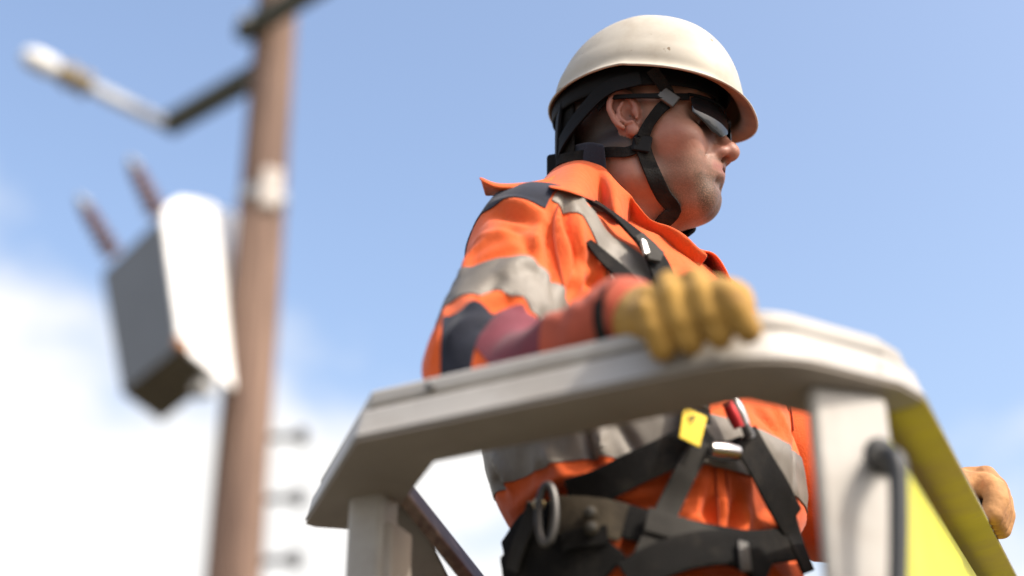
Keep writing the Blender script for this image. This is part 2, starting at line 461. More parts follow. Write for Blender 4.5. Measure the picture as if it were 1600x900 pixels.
def speck(a, lo, hi):
    r_ = N(nt, 'ShaderNodeMapRange'); r_.inputs['From Min'].default_value = lo; r_.inputs['From Max'].default_value = hi
    nt.links.new(n2.outputs[0], r_.inputs['Value'])
    q = N(nt, 'ShaderNodeMath', operation='MULTIPLY'); nt.links.new(r_.outputs[0], q.inputs[0]); nt.links.new(attr(nt, a), q.inputs[1]); return q.outputs[0]
col = layer(col, speck('beard_and_shade', .20, .55), (.085, .052, .032))  # stubble, plus shade painted onto the neck
col = layer(col, speck('hair', .02, .30), (.016, .011, .009))
col = layer(col, attr(nt, 'mouth_shade'), (.05, .016, .012))  # dark of the slit between the lips, painted into the skin colour
nt.links.new(col, b.inputs['Base Color'])
b.inputs['Roughness'].default_value = .5; b.inputs['Specular IOR Level'].default_value = .4
b.inputs['Subsurface Weight'].default_value = .06; b.inputs['Subsurface Radius'].default_value = (1, .35, .2); b.inputs['Subsurface Scale'].default_value = .006
bp = N(nt, 'ShaderNodeBump', Strength=.22, Distance=.0014); n3 = N(nt, 'ShaderNodeTexNoise', Scale=330.0, Detail=4.0)
nt.links.new(tcn.outputs['Object'], n3.inputs['Vector']); nt.links.new(n3.outputs[0], bp.inputs['Height']); nt.links.new(bp.outputs[0], b.inputs['Normal'])
M['skin'] = m

m, nt, b = new_mat('smoked_lens')
b.inputs['Base Color'].default_value = (.012, .013, .015, 1); b.inputs['Roughness'].default_value = .04; b.inputs['IOR'].default_value = 1.5
tcn = N(nt, 'ShaderNodeTexCoord'); no = N(nt, 'ShaderNodeTexNoise', Scale=60.0); nt.links.new(tcn.outputs['Object'], no.inputs['Vector'])
mr = N(nt, 'ShaderNodeMapRange'); mr.inputs['To Min'].default_value = .03; mr.inputs['To Max'].default_value = .1
nt.links.new(no.outputs[0], mr.inputs['Value']); nt.links.new(mr.outputs[0], b.inputs['Roughness'])
M['lens'] = m

#@@STRUCTURE
# ------------------------------------------------------------------ ground
g = 900.0
gv = [(x, y, 0) for y in np.linspace(-g, g, 13) for x in np.linspace(-g, g, 13)]
gf = [(j * 13 + i, j * 13 + i + 1, (j + 1) * 13 + i + 1, (j + 1) * 13 + i) for j in range(12) for i in range(12)]
tag(mk('ground', gv, gf, M['ground'], smooth=False), kind='structure')

# ------------------------------------------------------------------ utility pole
def wz(px, py, z):                      # the point at height z on the line of sight
    r = ray(px, py); return CAM + r * ((z - CAM[2]) / r[2])
pb = at(365, 900, 7.4); pt = at(433, 10, 9.15)
pax = unit(pt - pb)
base_pt = pb + pax * (-pb[2] / pax[2]); top_pt = pt + pax * 0.9
pole = empty('utility_pole', base_pt)
tag(pole, 'tall weathered brown timber utility pole carrying the grey box', 'utility pole')
seg, K = 28, 46
V = []
rng = random.Random(4)
for i in range(K):
    t = i / (K - 1); c = base_pt + (top_pt - base_pt) * t
    for j in range(seg):
        a_ = 2 * pi * j / seg
        r_ = 0.162 - 0.034 * t + 0.006 * noise.noise(Vector((cos(a_) * 2.2, sin(a_) * 2.2, t * 9))) + 0.004 * noise.noise(Vector((cos(a_) * 6, sin(a_) * 6, t * 20)))
        V.append(c + A(cos(a_), sin(a_), 0) * r_)
Fc = [(i * seg + j, i * seg + (j + 1) % seg, (i + 1) * seg + (j + 1) % seg, (i + 1) * seg + j) for i in range(K - 1) for j in range(seg)]
Fc.append(tuple((K - 1) * seg + j for j in range(seg)))
mk('shaft', V, Fc, M['pole'], pole)
def on_pole(py):
    """axis point of the pole at a picture height"""
    lo_, hi_ = 0.0, 1.0
    for _ in range(50):
        t = (lo_ + hi_) / 2; p = base_pt + (top_pt - base_pt) * t - CAM
        y_ = 450 - FPX * (p @ upv) / (p @ fw)
        if y_ > py: lo_ = t
        else: hi_ = t
    return base_pt + (top_pt - base_pt) * t
# crossarm fixed to the camera side of the pole
ca = on_pole(90); zc = ca[2]
e_l = wz(252, 190, zc); e_r = ca + (ca - e_l) * 1.0
front = unit(np.cross(unit(e_r - e_l), A(0, 0, 1))); front = front if front[1] < 0 else -front
sh = front * 0.19
e_m = ca + (ca - e_l) * .05
tag(obox('crossarm', (e_l + e_m) / 2 - sh * .3, (e_m - e_l, front, A(0, 0, 1)), (np.linalg.norm(e_m - e_l) / 2, .055, .068), M['arm_wood'], pole, .008), 'dark green timber crossarm reaching left')
c2 = on_pole(58); f_l = c2 + sh * .9 - unit(e_r - e_l) * .13; f_r = c2 + sh * .9 + unit(e_r - e_l) * 1.25
tag(obox('crossarm', (f_l + f_r) / 2, (f_r - f_l, front, A(0, 0, 1)), (np.linalg.norm(f_r - f_l) / 2, .05, .062), M['arm_wood'], pole, .008), 'dark timber crossarm across the top of the pole')
lathe('through_bolt', c2 + sh * .9 + front * .02, c2 + sh * .9 + front * .10, [(0, .02), (.05, .02), (.052, .03), (.08, .03)], M['galv'], pole, 12)
# diagonal flat brace from crossarm to pole
br0 = e_l + (e_r - e_l) * .30 + sh + front * .055 - A(0, 0, .03); br1 = on_pole(330) + front * .16
# step bolts on the right hand side of the pole
for py_ in (686, 782, 878):
    c = on_pole(py_); side = unit(A(1, -.15, 0))
    a_ = c + side * .10; b_ = c + side * .36
    lathe('step_bolt', a_, b_, [(0, .020), (.21, .021), (.212, .048), (.245, .05), (.26, .03)], M['dark_steel'], pole, 10)
# pale band and bracket where the pole catches the sun
c = on_pole(312); th_ = unit(pax)
lathe('pole_band', c - th_ * .10, c + th_ * .10, [(.05, .140), (.05, .150), (.13, .149), (.13, .140)], M['galv'], pole, 28)
obox('band_lug', c + unit(A(.55, -1, 0)) * .15, (A(1, .35, 0), A(-.35, 1, 0), A(0, 0, 1)), (.06, .03, .13), M['zinc'], pole, .012)

# insulated switch hanging off the crossarm end
ins = empty('fuse_cutout', e_l)
tag(ins, 'pale insulator rod with brown collar at the crossarm end', 'insulator')
i0 = e_l - sh * .3; i1 = wz(52, 92, zc + .02)
Lr = np.linalg.norm(i1 - i0)
prof = [(0, .03), (.04, .045), (.06, .045)]
nsh = 11
for k in range(nsh):
    t0 = .08 + k * (Lr * .5) / nsh
    prof += [(t0, .030), (t0 + .012, .052), (t0 + .02, .052), (t0 + .03, .030)]
prof += [(.09 + Lr * .5, .03)]
lathe('insulator_rod', i0, i1, prof, M['polymer'], ins, 18)
s0 = i0 + (i1 - i0) * (.09 + Lr * .5) / Lr * .98
lathe('brown_collar', i0 + (i1 - i0) * .60, i1, [(0, .04), (.02, .085), (.06, .085), (.08, .06), (.11, .06), (.13, .085), (.18, .085), (.20, .06), (.26, .05)], M['polymer_brown'], ins, 18)
lathe('end_cap', i0 + (i1 - i0) * .84, i1, [(0, .04), (.01, .065), (.06, .072), (.17, .070), (.22, .05), (.24, .02)], M['polymer'], ins, 18)

# ------------------------------------------------------------------ transformer box hung on the pole
TD = 7.3
def cc(px, py, d): return at(px, py, d)
top_c = [cc(250, 338, TD + .38), cc(158, 426, TD + .66), cc(288, 372, TD + 1.02), cc(398, 356, TD + .78)]      # near, left, back, right
bot_c = [cc(277, 543, TD), cc(189, 613, TD + .26), cc(243, 641, TD + .60), cc(338, 592, TD + .34)]
top_c[3] = top_c[0] + (bot_c[3] - bot_c[0]) * 2.75
top_c[2] = top_c[1] + (top_c[3] - top_c[0]); bot_c[2] = bot_c[1] + (bot_c[3] - bot_c[0])
tr = empty('transformer', sum(bot_c) / 4)
tag(tr, 'tapered grey pole-mounted transformer box with two brown bushings', 'transformer')
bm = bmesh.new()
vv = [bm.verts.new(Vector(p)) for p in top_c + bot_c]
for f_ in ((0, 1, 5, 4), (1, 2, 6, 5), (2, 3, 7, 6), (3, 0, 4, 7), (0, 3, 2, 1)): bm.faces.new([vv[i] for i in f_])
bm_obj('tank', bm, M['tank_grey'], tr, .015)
cb_ = sum(bot_c) / 4; ct_ = sum(top_c) / 4; dn = unit(cb_ - ct_)
bm = bmesh.new()
lo_ = [bm.verts.new(Vector(p + (cb_ - p) * .02 + dn * .012)) for p in bot_c]; hi_ = [bm.verts.new(Vector(p + (cb_ - p) * .02 - dn * .03)) for p in bot_c]
bm.faces.new(lo_); bm.faces.new(hi_[::-1])
for i in range(4): bm.faces.new((lo_[i], lo_[(i + 1) % 4], hi_[(i + 1) % 4], hi_[i]))
bm_obj('base_plate', bm, M['tank_dark'], tr)
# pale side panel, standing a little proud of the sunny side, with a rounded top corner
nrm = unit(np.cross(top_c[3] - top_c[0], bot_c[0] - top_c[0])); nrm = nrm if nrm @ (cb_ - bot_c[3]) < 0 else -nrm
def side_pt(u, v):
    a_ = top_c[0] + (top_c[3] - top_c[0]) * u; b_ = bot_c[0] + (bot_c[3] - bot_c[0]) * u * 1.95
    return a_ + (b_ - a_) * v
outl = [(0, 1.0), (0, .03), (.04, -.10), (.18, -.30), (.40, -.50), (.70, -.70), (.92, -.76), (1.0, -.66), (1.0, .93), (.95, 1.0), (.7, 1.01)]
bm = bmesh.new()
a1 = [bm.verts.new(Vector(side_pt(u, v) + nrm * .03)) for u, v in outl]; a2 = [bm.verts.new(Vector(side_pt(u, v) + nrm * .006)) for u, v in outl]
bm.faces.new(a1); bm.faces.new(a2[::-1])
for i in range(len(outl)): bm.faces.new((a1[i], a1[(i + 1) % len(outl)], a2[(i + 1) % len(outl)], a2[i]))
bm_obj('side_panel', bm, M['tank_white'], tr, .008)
obox('rusty_corner', bot_c[0] + nrm * .03 - dn * .01, (bot_c[3] - bot_c[0], nrm, dn), (.05, .02, .035), M['rust'], tr, .008)
obox('drain_lug', side_pt(.44, 1.03) + dn * .06 - nrm * .05, (bot_c[3] - bot_c[0], nrm, dn), (.05, .05, .055), M['galv'], tr, .02)
obox('mounting_bracket', side_pt(.9, -.1) + (on_pole(352) - side_pt(.9, -.1)) * .5, (on_pole(352) - side_pt(.9, -.1), A(0, 1, 0), A(0, 0, 1)), (np.linalg.norm(on_pole(352) - side_pt(.9, -.1)) * .5, .05, .06), M['galv'], tr, .01)
lw = at(372, 612, 7.95)
obox('lower_bracket', lw, (A(1, .3, 0), A(-.3, 1, 0), A(0, 0, 1)), (.075, .16, .06), M['tank_white'], tr, .015)
def bushing(p0, p1, lab):
    L = np.linalg.norm(p1 - p0); pr = [(0, .055)]
    n_ = 6
    for k in range(n_):
        t0 = .02 + k * (L * .78) / n_
        pr += [(t0, .036), (t0 + L * .05, .068 - .004 * k), (t0 + L * .08, .068 - .004 * k), (t0 + L * .1, .036)]
    pr += [(L * .82, .022)]
    o = lathe('bushing', p0, p1, pr, M['porcelain'], tr, 16)
    t = lathe('terminal', p0 + (p1 - p0) * .8, p1, [(0, .02), (L * .06, .034), (L * .14, .034), (L * .15, .016), (L * .22, .016)], M['galv'], None, 12)
    t.parent = o; t.matrix_parent_inverse = o.matrix_world.inverted()
bushing(cc(178, 400, TD + .75), cc(124, 308, TD + .72), '')
bushing(cc(248, 338, TD + .62), cc(203, 248, TD + .60), '')
#@@BUCKET
# ------------------------------------------------------------------ bucket rim and posts
R1 = at(1205, 546, 1.10); R2 = at(1440, 606, 1.19); L2 = at(553, 683, 1.25)
bn = unit(np.cross(R1 - L2, R2 - R1))
def on_rim(px, py):
    r = ray(px, py); return CAM + r * (((R1 - CAM) @ bn) / (r @ bn))
LT = on_rim(475, 814); R3 = on_rim(1590, 900)
side = unit(R3 - R2); R3e = R3 + side * 0.16
acr = unit(L2 - R1)
R4 = R3e + unit(acr * .6 + side * .8) * .22; R5 = R4 + acr * .34
bucket = empty('aerial_bucket', (0.2, 1.5, 0.72))
tag(bucket, 'white fibreglass lift bucket with wide rim in the foreground', 'lift bucket')
R2a = R2 + unit(R1 - R2) * .024; R2b = R2 + unit(R3 - R2) * .024
rim_pts = [LT, L2, R1, R2a, R2b, R3e, R4, R5]
def rim_frame(i):
    """miter frame at rim corner i: outward offset direction (scaled)"""
    outs = []
    for a, b in ((i - 1, i), (i, i + 1)):
        if a < 0 or b >= len(rim_pts): continue
        outs.append(unit(np.cross(unit(rim_pts[b] - rim_pts[a]), bn)))
    o = sum(outs) / len(outs)
    return o / (o @ o) * 1.0 if len(outs) == 2 else o
def rim_loft(name, prof, mat, i0=0, i1=None, bevel=.004, round_r=.093):
    """sweep a closed (u outward, v up) section along the rim corners with rounded turns"""
    i1 = len(rim_pts) - 1 if i1 is None else i1
    st = []
    for i in range(i0, i1 + 1):
        if i in (0, len(rim_pts) - 1) or i in (i0, i1):
            st.append((rim_pts[i], rim_frame(i)))
        else:
            p = rim_pts[i]; d1 = unit(rim_pts[i - 1] - p); d2 = unit(rim_pts[i + 1] - p)
            o1 = unit(np.cross(-d1, bn)); o2 = unit(np.cross(d2, bn))
            if i != 2:
                st.append((p, rim_frame(i))); continue
            c = p - rim_frame(i) * round_r
            for s in np.linspace(0, 1, 9):
                o = unit(o1 * (1 - s) + o2 * s); st.append((c + o * round_r, o))
    k = len(prof); V = []
    for p, o in st:
        for u, v in prof: V.append(p + o * u + bn * v)
    Fc = [(i * k + j, i * k + (j + 1) % k, (i + 1) * k + (j + 1) % k, (i + 1) * k + j) for i in range(len(st) - 1) for j in range(k)]
    Fc.append(tuple(range(k))[::-1]); Fc.append(tuple((len(st) - 1) * k + j for j in range(k)))
    bm = bmesh.new(); vs_ = [bm.verts.new(Vector(v)) for v in V]
    for f_ in Fc: bm.faces.new([vs_[q] for q in f_])
    return bm_obj(name, bm, mat, bucket, bevel, 3)
rim_loft('rim', [(0, .0), (-.003, .006), (-.008, .0255), (-.012, .0275), (-.021, .0285), (-.0215, .0325), (-.0165, .0345), (-.0165, .046), (-.021, .0495), (-.078, .0495), (-.085, .046), (-.085, .002)], M['fibreglass'], bevel=.0025)
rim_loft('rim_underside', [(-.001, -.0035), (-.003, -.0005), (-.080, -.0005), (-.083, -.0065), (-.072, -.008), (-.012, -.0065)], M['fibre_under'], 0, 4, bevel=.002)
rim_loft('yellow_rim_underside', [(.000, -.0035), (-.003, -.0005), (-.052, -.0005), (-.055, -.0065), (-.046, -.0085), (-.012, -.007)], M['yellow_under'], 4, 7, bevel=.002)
# bolts on the rim face
for px_, py_ in ((617, 638), (672, 605)):
    o = unit(np.cross(unit(R1 - L2), bn)); r = ray(px_, py_); p = CAM + r * (((L2 - o * .0145 - CAM) @ o) / (r @ o))
    lathe('rim_bolt', p - o * .004, p + o * .006, [(0, .0035), (.006, .0045), (.0075, .0035)], M['dark_steel'], bucket, 10)

def post(name, px0, px1, py0, depth, yaw, half_t, mat, z_low=1.0, out=None):
    a = at(px0, py0, depth); b_ = at(px1, py0, depth)
    c = (a + b_) / 2; wdir = A(cos(yaw), sin(yaw), 0); ndir = A(-sin(yaw), cos(yaw), 0)
    zt = R1[2] - .004
    hw = np.linalg.norm(b_ - a) / 2
    c = A(c[0], c[1], (zt + z_low) / 2)
    return obox(name, c, (wdir, ndir, A(0, 0, 1)), (hw, half_t, (zt - z_low) / 2), mat, bucket, .008, 3), c, wdir, ndir, hw
# corner post (left): two flat faces with a rounded corner, and its inner tan liner
pL, cL, wL, nL, hL = post('corner_post', 553, 614, 800, 1.40, radians(-18), .022, M['fibreglass'])
obox('post_liner', cL + wL * (hL + .003) + nL * .01, (wL, nL, A(0, 0, 1)), (.006, .026, .43), M['fibre_under'], bucket, .003)
# right-hand panel with grab handle
pR, cR, wR, nR, hR = post('entry_panel', 1264, 1410, 760, 1.135, radians(22), .007, M['fibreglass'])
hp = lambda px_, py_, off: (lambda r: CAM + r * (((cR - nR * (.007 + off) - CAM) @ nR) / (r @ nR)))(ray(px_, py_))
hand_pts = [hp(1372, 716, -.004), hp(1376, 715, .012), hp(1386, 713, .026), hp(1400, 722, .036), hp(1404, 760, .038), hp(1405, 820, .038), hp(1404, 890, .038), hp(1402, 960, .038), hp(1396, 1004, .034), hp(1376, 1012, .02), hp(1370, 1012, -.004)]
tube('grab_handle', hand_pts, [.0095, .0095, .0090, .0085, .0078, .0078, .0078, .0078, .0085, .009, .0095], M['rubber'], bucket, 5, 14)
for q in (hand_pts[0], hand_pts[-1]):
    lathe('handle_boss', q - nR * -.003, q - nR * .014, [(0, .017), (.010, .016), (.014, .012)], M['rubber'], bucket, 18)
# yellow side wall below the right-hand rim, and the shell below the picture
o_s = unit(np.cross(side, bn))
w0 = R2 - o_s * .042 + side * .03; w1 = R3e - o_s * .042
def wall(name, a, b_, ztop, zbot, th, mat):
    d = unit(b_ - a); nn = unit(np.cross(d, A(0, 0, 1))); c = (a + b_) / 2
    return obox(name, A(c[0], c[1], (ztop + zbot) / 2), (d, nn, A(0, 0, 1)), (np.linalg.norm((b_ - a)[:2]) / 2, th / 2, (ztop - zbot) / 2), mat, bucket, .004)
zr = R1[2]
wall('yellow_side_wall', w0, w1, zr - .004, .78, .012, M['yellow_wall'])
inn = lambda p, i: p - rim_frame(i) * .062
z_step = 1.46                                                     # top of the lower shell, below the picture
poly = [inn(rim_pts[i], i) for i in range(8)]
Lb = poly[0] + side * .62
for a, b_ in ((0, 1), (1, 2), (2, 3), (3, 4)): wall('lower_shell_wall', poly[a], poly[b_], z_step, .78, .012, M['fibreglass'])
for a, b_ in ((5, 6), (6, 7)): wall('back_wall', poly[a], poly[b_], z_step, .78, .012, M['fibreglass'])
wall('left_wall', poly[0], Lb, z_step, .78, .012, M['fibreglass'])
wall('back_wall', poly[7], Lb, z_step, .78, .012, M['fibreglass'])
bm = bmesh.new()
fl = [bm.verts.new((p[0], p[1], .78)) for p in poly + [Lb]]; fb = [bm.verts.new((p[0], p[1], .72)) for p in poly + [Lb]]
bm.faces.new(fl); bm.faces.new(fb[::-1])
for i in range(len(fl)): bm.faces.new((fl[i], fl[(i + 1) % len(fl)], fb[(i + 1) % len(fl)], fb[i]))
bm_obj('bucket_floor', bm, M['fibreglass'], bucket)
# sloping dark bar seen behind the corner post
b0 = at(618, 752, 1.46); b1 = at(790, 968, 1.58)
d_ = unit(b1 - b0); s_ = unit(np.cross(d_, fw))
obox('side_brace', (b0 + b1) / 2, (d_, s_, np.cross(d_, s_)), (np.linalg.norm(b1 - b0) / 2, .007, .03), M['brown_bar'], bucket, .003)
b0 = at(608, 790, 1.47); b1 = at(700, 968, 1.56); d_ = unit(b1 - b0); s_ = unit(np.cross(d_, fw))
obox('side_sheet', (b0 + b1) / 2 - s_ * 0, (d_, s_, np.cross(d_, s_)), (np.linalg.norm(b1 - b0) / 2, .022, .004), M['fibreglass'], bucket, .002)

#@@MAN
# ------------------------------------------------------------------ the worker
FLOOR = 0.78
Ho = at(994, 228, 1.77)                                  # midpoint between the ear canals
def rotm(yaw, pitch, roll):
    """columns: forward, left, up"""
    cy, sy = cos(yaw), sin(yaw)
    f = A(cy * cos(pitch), sy * cos(pitch), sin(pitch)); l = A(-sy, cy, 0); u = np.cross(f, l)
    l2 = l * cos(roll) + u * sin(roll); u2 = -l * sin(roll) + u * cos(roll)
    return np.stack([f, l2, u2], 1)
HR = rotm(radians(-20), radians(-3), radians(7))
def hw(p): return Ho + np.asarray(p, float) @ HR.T       # head -> world
def hl(P): return (P - Ho) @ HR                          # world -> head

person = empty('person', (Ho[0], Ho[1], FLOOR))
tag(person, 'worker in orange jacket and white helmet leaning on bucket rim, looking right', 'person')

Nk = Ho + A(-.036, .016, -.135)                           # base of the neck
Wc = Ho + A(.005, -.005, -.52)                           # belt height
yaw_t = radians(-41)
TF = A(cos(yaw_t), sin(yaw_t), 0); TRt = A(sin(yaw_t), -cos(yaw_t), 0)     # chest forward, wearer's right
Zt = np.array([-.30, -.16, -.06, 0, .045, .09, .16, .25, .31, .35, .40])
Ta = np.array([.17, .175, .166, .163, .178, .187, .190, .190, .172, .125, .06])
Tb = np.array([.13, .132, .126, .122, .140, .150, .150, .142, .125, .095, .05])
LEN = Nk[2] - Wc[2]
def tl(P):
    """torso coordinates: lateral (right +), forward, height over the belt"""
    z = P[:, 2] - Wc[2]; t = np.clip(z / LEN, -.8, 1.2)
    c = Wc[None] + (Nk - Wc)[None] * t[:, None]
    d = P - c
    tw = radians(-10) * (1 - np.clip(t, 0, 1))            # hips turn a little more to the camera than the chest
    F_ = np.stack([np.cos(yaw_t + tw), np.sin(yaw_t + tw)], 1)
    f = d[:, 0] * F_[:, 0] + d[:, 1] * F_[:, 1]; r = d[:, 0] * F_[:, 1] - d[:, 1] * F_[:, 0]
    return np.stack([r, f, z], 1)
def torso(P, grow=0.0):
    q = tl(P)
    a = np.interp(q[:, 2], Zt, Ta) + grow; b = np.interp(q[:, 2], Zt, Tb) + grow
    k = np.power(np.power(np.abs(q[:, 0]) / a, 2.3) + np.power(np.abs(q[:, 1]) / b, 2.3), 1 / 2.3)
    d = (k - 1) * np.minimum(a, b) * .96
    return np.maximum(d, q[:, 2] - (LEN + .02)) * .9
Sn = at(838, 388, 1.575); En = at(757, 578, 1.37)                                     # near arm
e_n = unit(R1 - L2); o_n = unit(np.cross(e_n, bn))
r_ = ray(1066, 560); org_n = CAM + r_ * (((L2 - CAM) @ o_n) / (r_ @ o_n)); org_n = org_n - bn * ((org_n - L2) @ bn)
Wn = org_n - e_n * .066 - o_n * .060 + bn * .074             # wrist
Sf = Nk - TRt * .178 + A(0, 0, -.048)                                       # far arm
tip_l = R2 + (R3 - R2) * .70
Wf = tip_l - o_s * .085 + A(0, 0, .075)
Ef = (Sf + Wf) / 2 + A(.03, .05, -.12)
def arms(P):
    n_ = su(cone(P, Sn, En, .066, .059), cone(P, En + A(0, 0, -.036), En + (Wn - En) * .985 + A(0, 0, .002), .043, .0405), .02)
    f_ = su(cone(P, Sf, Ef, .074, .062), cone(P, Ef, Wf, .060, .045), .02)
    return n_, f_
def jacket_body(P):
    d = torso(P)
    for s_ in (Sn, Sf):
        d = su(d, cone(P, Nk + (s_ - Nk) * .25 + A(0, 0, -.025), s_ + A(0, 0, .006), .042, .058), .045)
    return d
def jacket0(P):
    n_, f_ = arms(P)
    d = su(su(jacket_body(P), n_, .035), f_, .03)
    q = hl(P)
    neck = cone(P, hw((-.02, 0, -.02)), hw((-.055, 0, -.25)), .066, .07)
    d = ss(d, neck, .012)
    z = P[:, 2] - Wc[2]
    return np.maximum(d, -(z + .20))
# --- folds of the cloth: (picture polyline, width m, height m)
folds = [
    ([(884, 306), (884, 345), (892, 395), (890, 450), (884, 500)], .007, -.012),
    ([(872, 318), (872, 360), (880, 410), (878, 470)], .008, .010),
    ([(900, 330), (902, 380), (905, 440), (905, 480)], .010, .009),
    ([(915, 470), (925, 440), (915, 405)], .007, -.007),
    ([(930, 470), (940, 445), (936, 415)], .007, .006),
    ([(770, 318), (800, 316), (835, 328), (862, 352)], .009, .006),
    ([(765, 335), (800, 336), (840, 352)], .008, -.006),
    ([(735, 390), (770, 372), (815, 368), (850, 395)], .012, .005),
    ([(730, 420), (780, 395), (830, 392)], .010, -.005),
    ([(780, 432), (815, 412), (850, 425)], .012, .007),
    ([(745, 470), (768, 445), (790, 430)], .010, -.006),
    ([(740, 520), (775, 480), (800, 465)], .011, -.008),
    ([(700, 520), (760, 472), (812, 470), (862, 500)], .012, .007),
    ([(690, 555), (715, 515), (765, 490)], .010, .006),
    ([(676, 545), (690, 500), (705, 460)], .008, -.007),
    ([(672, 570), (686, 525), (700, 480)], .007, .006),
    ([(880, 520), (850, 495), (815, 488)], .009, -.006),
    # torso below the rim
    ([(800, 800), (850, 762), (905, 745), (975, 745), (1030, 735)], .011, .011),
    ([(795, 820), (850, 782), (905, 762), (975, 762)], .008, -.011),
    ([(800, 835), (850, 800), (905, 785), (980, 775), (1030, 770)], .009, .008),
    ([(935, 660), (940, 700), (950, 735)], .009, .010),
    ([(915, 665), (925, 705), (940, 738)], .008, -.008),
    ([(965, 660), (985, 690), (1000, 720)], .009, -.007),
    ([(850, 700), (870, 725), (900, 742)], .009, .006),
    ([(1128, 760), (1125, 800), (1128, 840)], .010, .009),
    ([(1110, 770), (1105, 810), (1112, 840)], .008, -.007),
    ([(1150, 780), (1145, 815), (1140, 845)], .009, -.007),
    ([(1165, 790), (1160, 820), (1152, 845)], .010, .008),
    ([(1060, 800), (1090, 815), (1120, 835)], .010, .006),
    ([(1205, 620), (1222, 660), (1240, 700)], .010, .006),
    ([(1185, 830), (1220, 815), (1255, 812)], .010, .008),
    ([(1195, 800), (1230, 790), (1260, 792)], .008, -.006),
    ([(750, 715), (775, 740), (790, 775)], .009, -.008),
    ([(862, 325), (858, 370), (866, 420), (862, 470)], .006, -.007),
    ([(848, 335), (838, 380), (842, 420)], .008, .005),
    ([(790, 350), (820, 372), (838, 408), (842, 440)], .007, -.006),
    ([(720, 440), (735, 405), (765, 378)], .008, .005),
    ([(712, 420), (724, 385), (748, 350)], .007, -.005),
    ([(905, 400), (912, 440), (908, 475)], .006, -.007),
    ([(950, 470), (940, 430), (925, 395)], .007, .006),
    ([(1040, 730), (1065, 745), (1100, 748)], .008, .006),
    ([(1180, 640), (1205, 660), (1225, 690)], .008, -.006),
    ([(1235, 640), (1240, 700), (1238, 760)], .005, -.005),
    ([(770, 710), (790, 740), (800, 770)], .008, .006),
]
strokes = []
for pl_, w_, h_ in folds:
    pts = [hit(jacket0, x, y) for x, y in pl_]
    pts = [p for p in pts if p is not None]
    if len(pts) >= 2: strokes.append((catmull(pts, 5), w_ * .74, h_))
def stroke_disp(V, strokes):
    D = np.zeros(len(V))
    for P_, w_, h_ in strokes:
        lo_, hi_ = P_.min(0) - 3 * w_, P_.max(0) + 3 * w_
        m_ = ((V > lo_) & (V < hi_)).all(1); idx = np.nonzero(m_)[0]
        if not len(idx): continue
        Q = V[idx]; best = np.full(len(idx), 1e9); bt = np.zeros(len(idx)); n_ = len(P_) - 1
        for i in range(n_):
            a, ab = P_[i], P_[i + 1] - P_[i]
            t = np.clip(((Q - a) @ ab) / max(ab @ ab, 1e-12), 0, 1); d = ln(Q - a - t[:, None] * ab)
            u = d < best; best[u] = d[u]; bt[u] = (i + t[u]) / n_
        D[idx] += h_ * np.exp(-(best / w_) ** 2) * np.clip(np.sin(np.clip(bt, .02, .98) * pi), 0, 1) ** .6
    return D
def cloth_noise(V, amp, sc, seed=0.0):
    return np.array([noise.noise(Vector((v[0] * sc + seed, v[1] * sc, v[2] * sc * .6))) + .5 * noise.noise(Vector((v[0] * sc * 2.3, v[1] * sc * 2.3 + seed, v[2] * sc * 1.5))) for v in V]) * amp

def ridged(V):
    out = np.zeros(len(V))
    for i, v in enumerate(V):
        p = Vector((v[0] * 9 + v[2] * 4, v[1] * 9, v[2] * 6 - v[0] * 4))
        n_ = 1 - abs(noise.noise(p) + .35 * noise.noise(p * 2.1)) * 2.4
        out[i] = max(0.0, n_) ** 2 * .0040
    return out - .0015
JV, JF = mesh_sdf(jacket0, (-.22, .95, Wc[2] - .22), (.72, 1.95, Nk[2] + .14), .0046)
JN = vnormals(JV, JF)
JV = JV + JN * (1.3 * stroke_disp(JV, strokes) + cloth_noise(JV, .0030, 16) + ridged(JV))[:, None]
JV = relax(JV, JF, 1, .3); JN = vnormals(JV, JF)
jacket = mk('jacket', JV, JF, M['orange'], person)
jl = tl(JV)
# regions of the coat
ab = En - Sn; t_up = ((JV - Sn) @ ab) / (ab @ ab); d_up = ln(JV - Sn - np.clip(t_up, 0, 1.2)[:, None] * ab)
fb_ = Wn - En; t_fo = ((JV - En) @ fb_) / (fb_ @ fb_); d_fo = ln(JV - En - np.clip(t_fo, 0, 1)[:, None] * fb_)
near_arm = np.minimum(.12 - d_up, .5)
def band(t, lo_, hi_, scale): return np.minimum(t - lo_, hi_ - t) * scale
forearm = (t_fo > .0) & (d_fo < d_up + .004) & (d_fo < .075)
fo_val = np.where(d_fo < .082, np.minimum(d_up - d_fo + .002, .02), -.02)
tp = [hit(jacket0, *c_) for c_ in ((886, 312), (908, 330), (935, 356), (962, 392), (988, 430))]
tq = tl(np.array([p for p in tp if p is not None])); oz = np.argsort(tq[:, 2])
tape_l = np.where(jl[:, 1] > -.03, np.interp(jl[:, 2], tq[oz, 2], tq[oz, 0]), tq[oz[-1], 0])
patches = []
v = np.minimum(band(t_up, .54, .82, .25), .105 - d_up); v = np.minimum(v, np.where(jl[:, 0] > .13, .05, (jl[:, 0] - .10)))
patches.append(('reflective_tape', v, M['tape'], .0016))
v = np.minimum.reduce([t_up * .25 - .93 * .25, .10 - d_up, .155 * .25 * 4 - np.abs(t_fo - .0) * .25 * 0 - .0])
v = np.minimum.reduce([(t_up - .93) * .25, .10 - d_up, (.19 - t_fo) * .25, JV[:, 0] - En[0] + .040])
patches.append(('elbow_patch', v, M['navy'], .0013))
patches.append(('maroon_sleeve_panel', np.minimum.reduce([band(t_fo, .13, .64, .22), .075 - d_fo, d_up - d_fo - .004]), M['maroon'], .0012))
patches.append(('cuff', np.minimum(band(t_fo, .645, 1.5, .22), .085 - d_fo), M['cuff'], .0016))
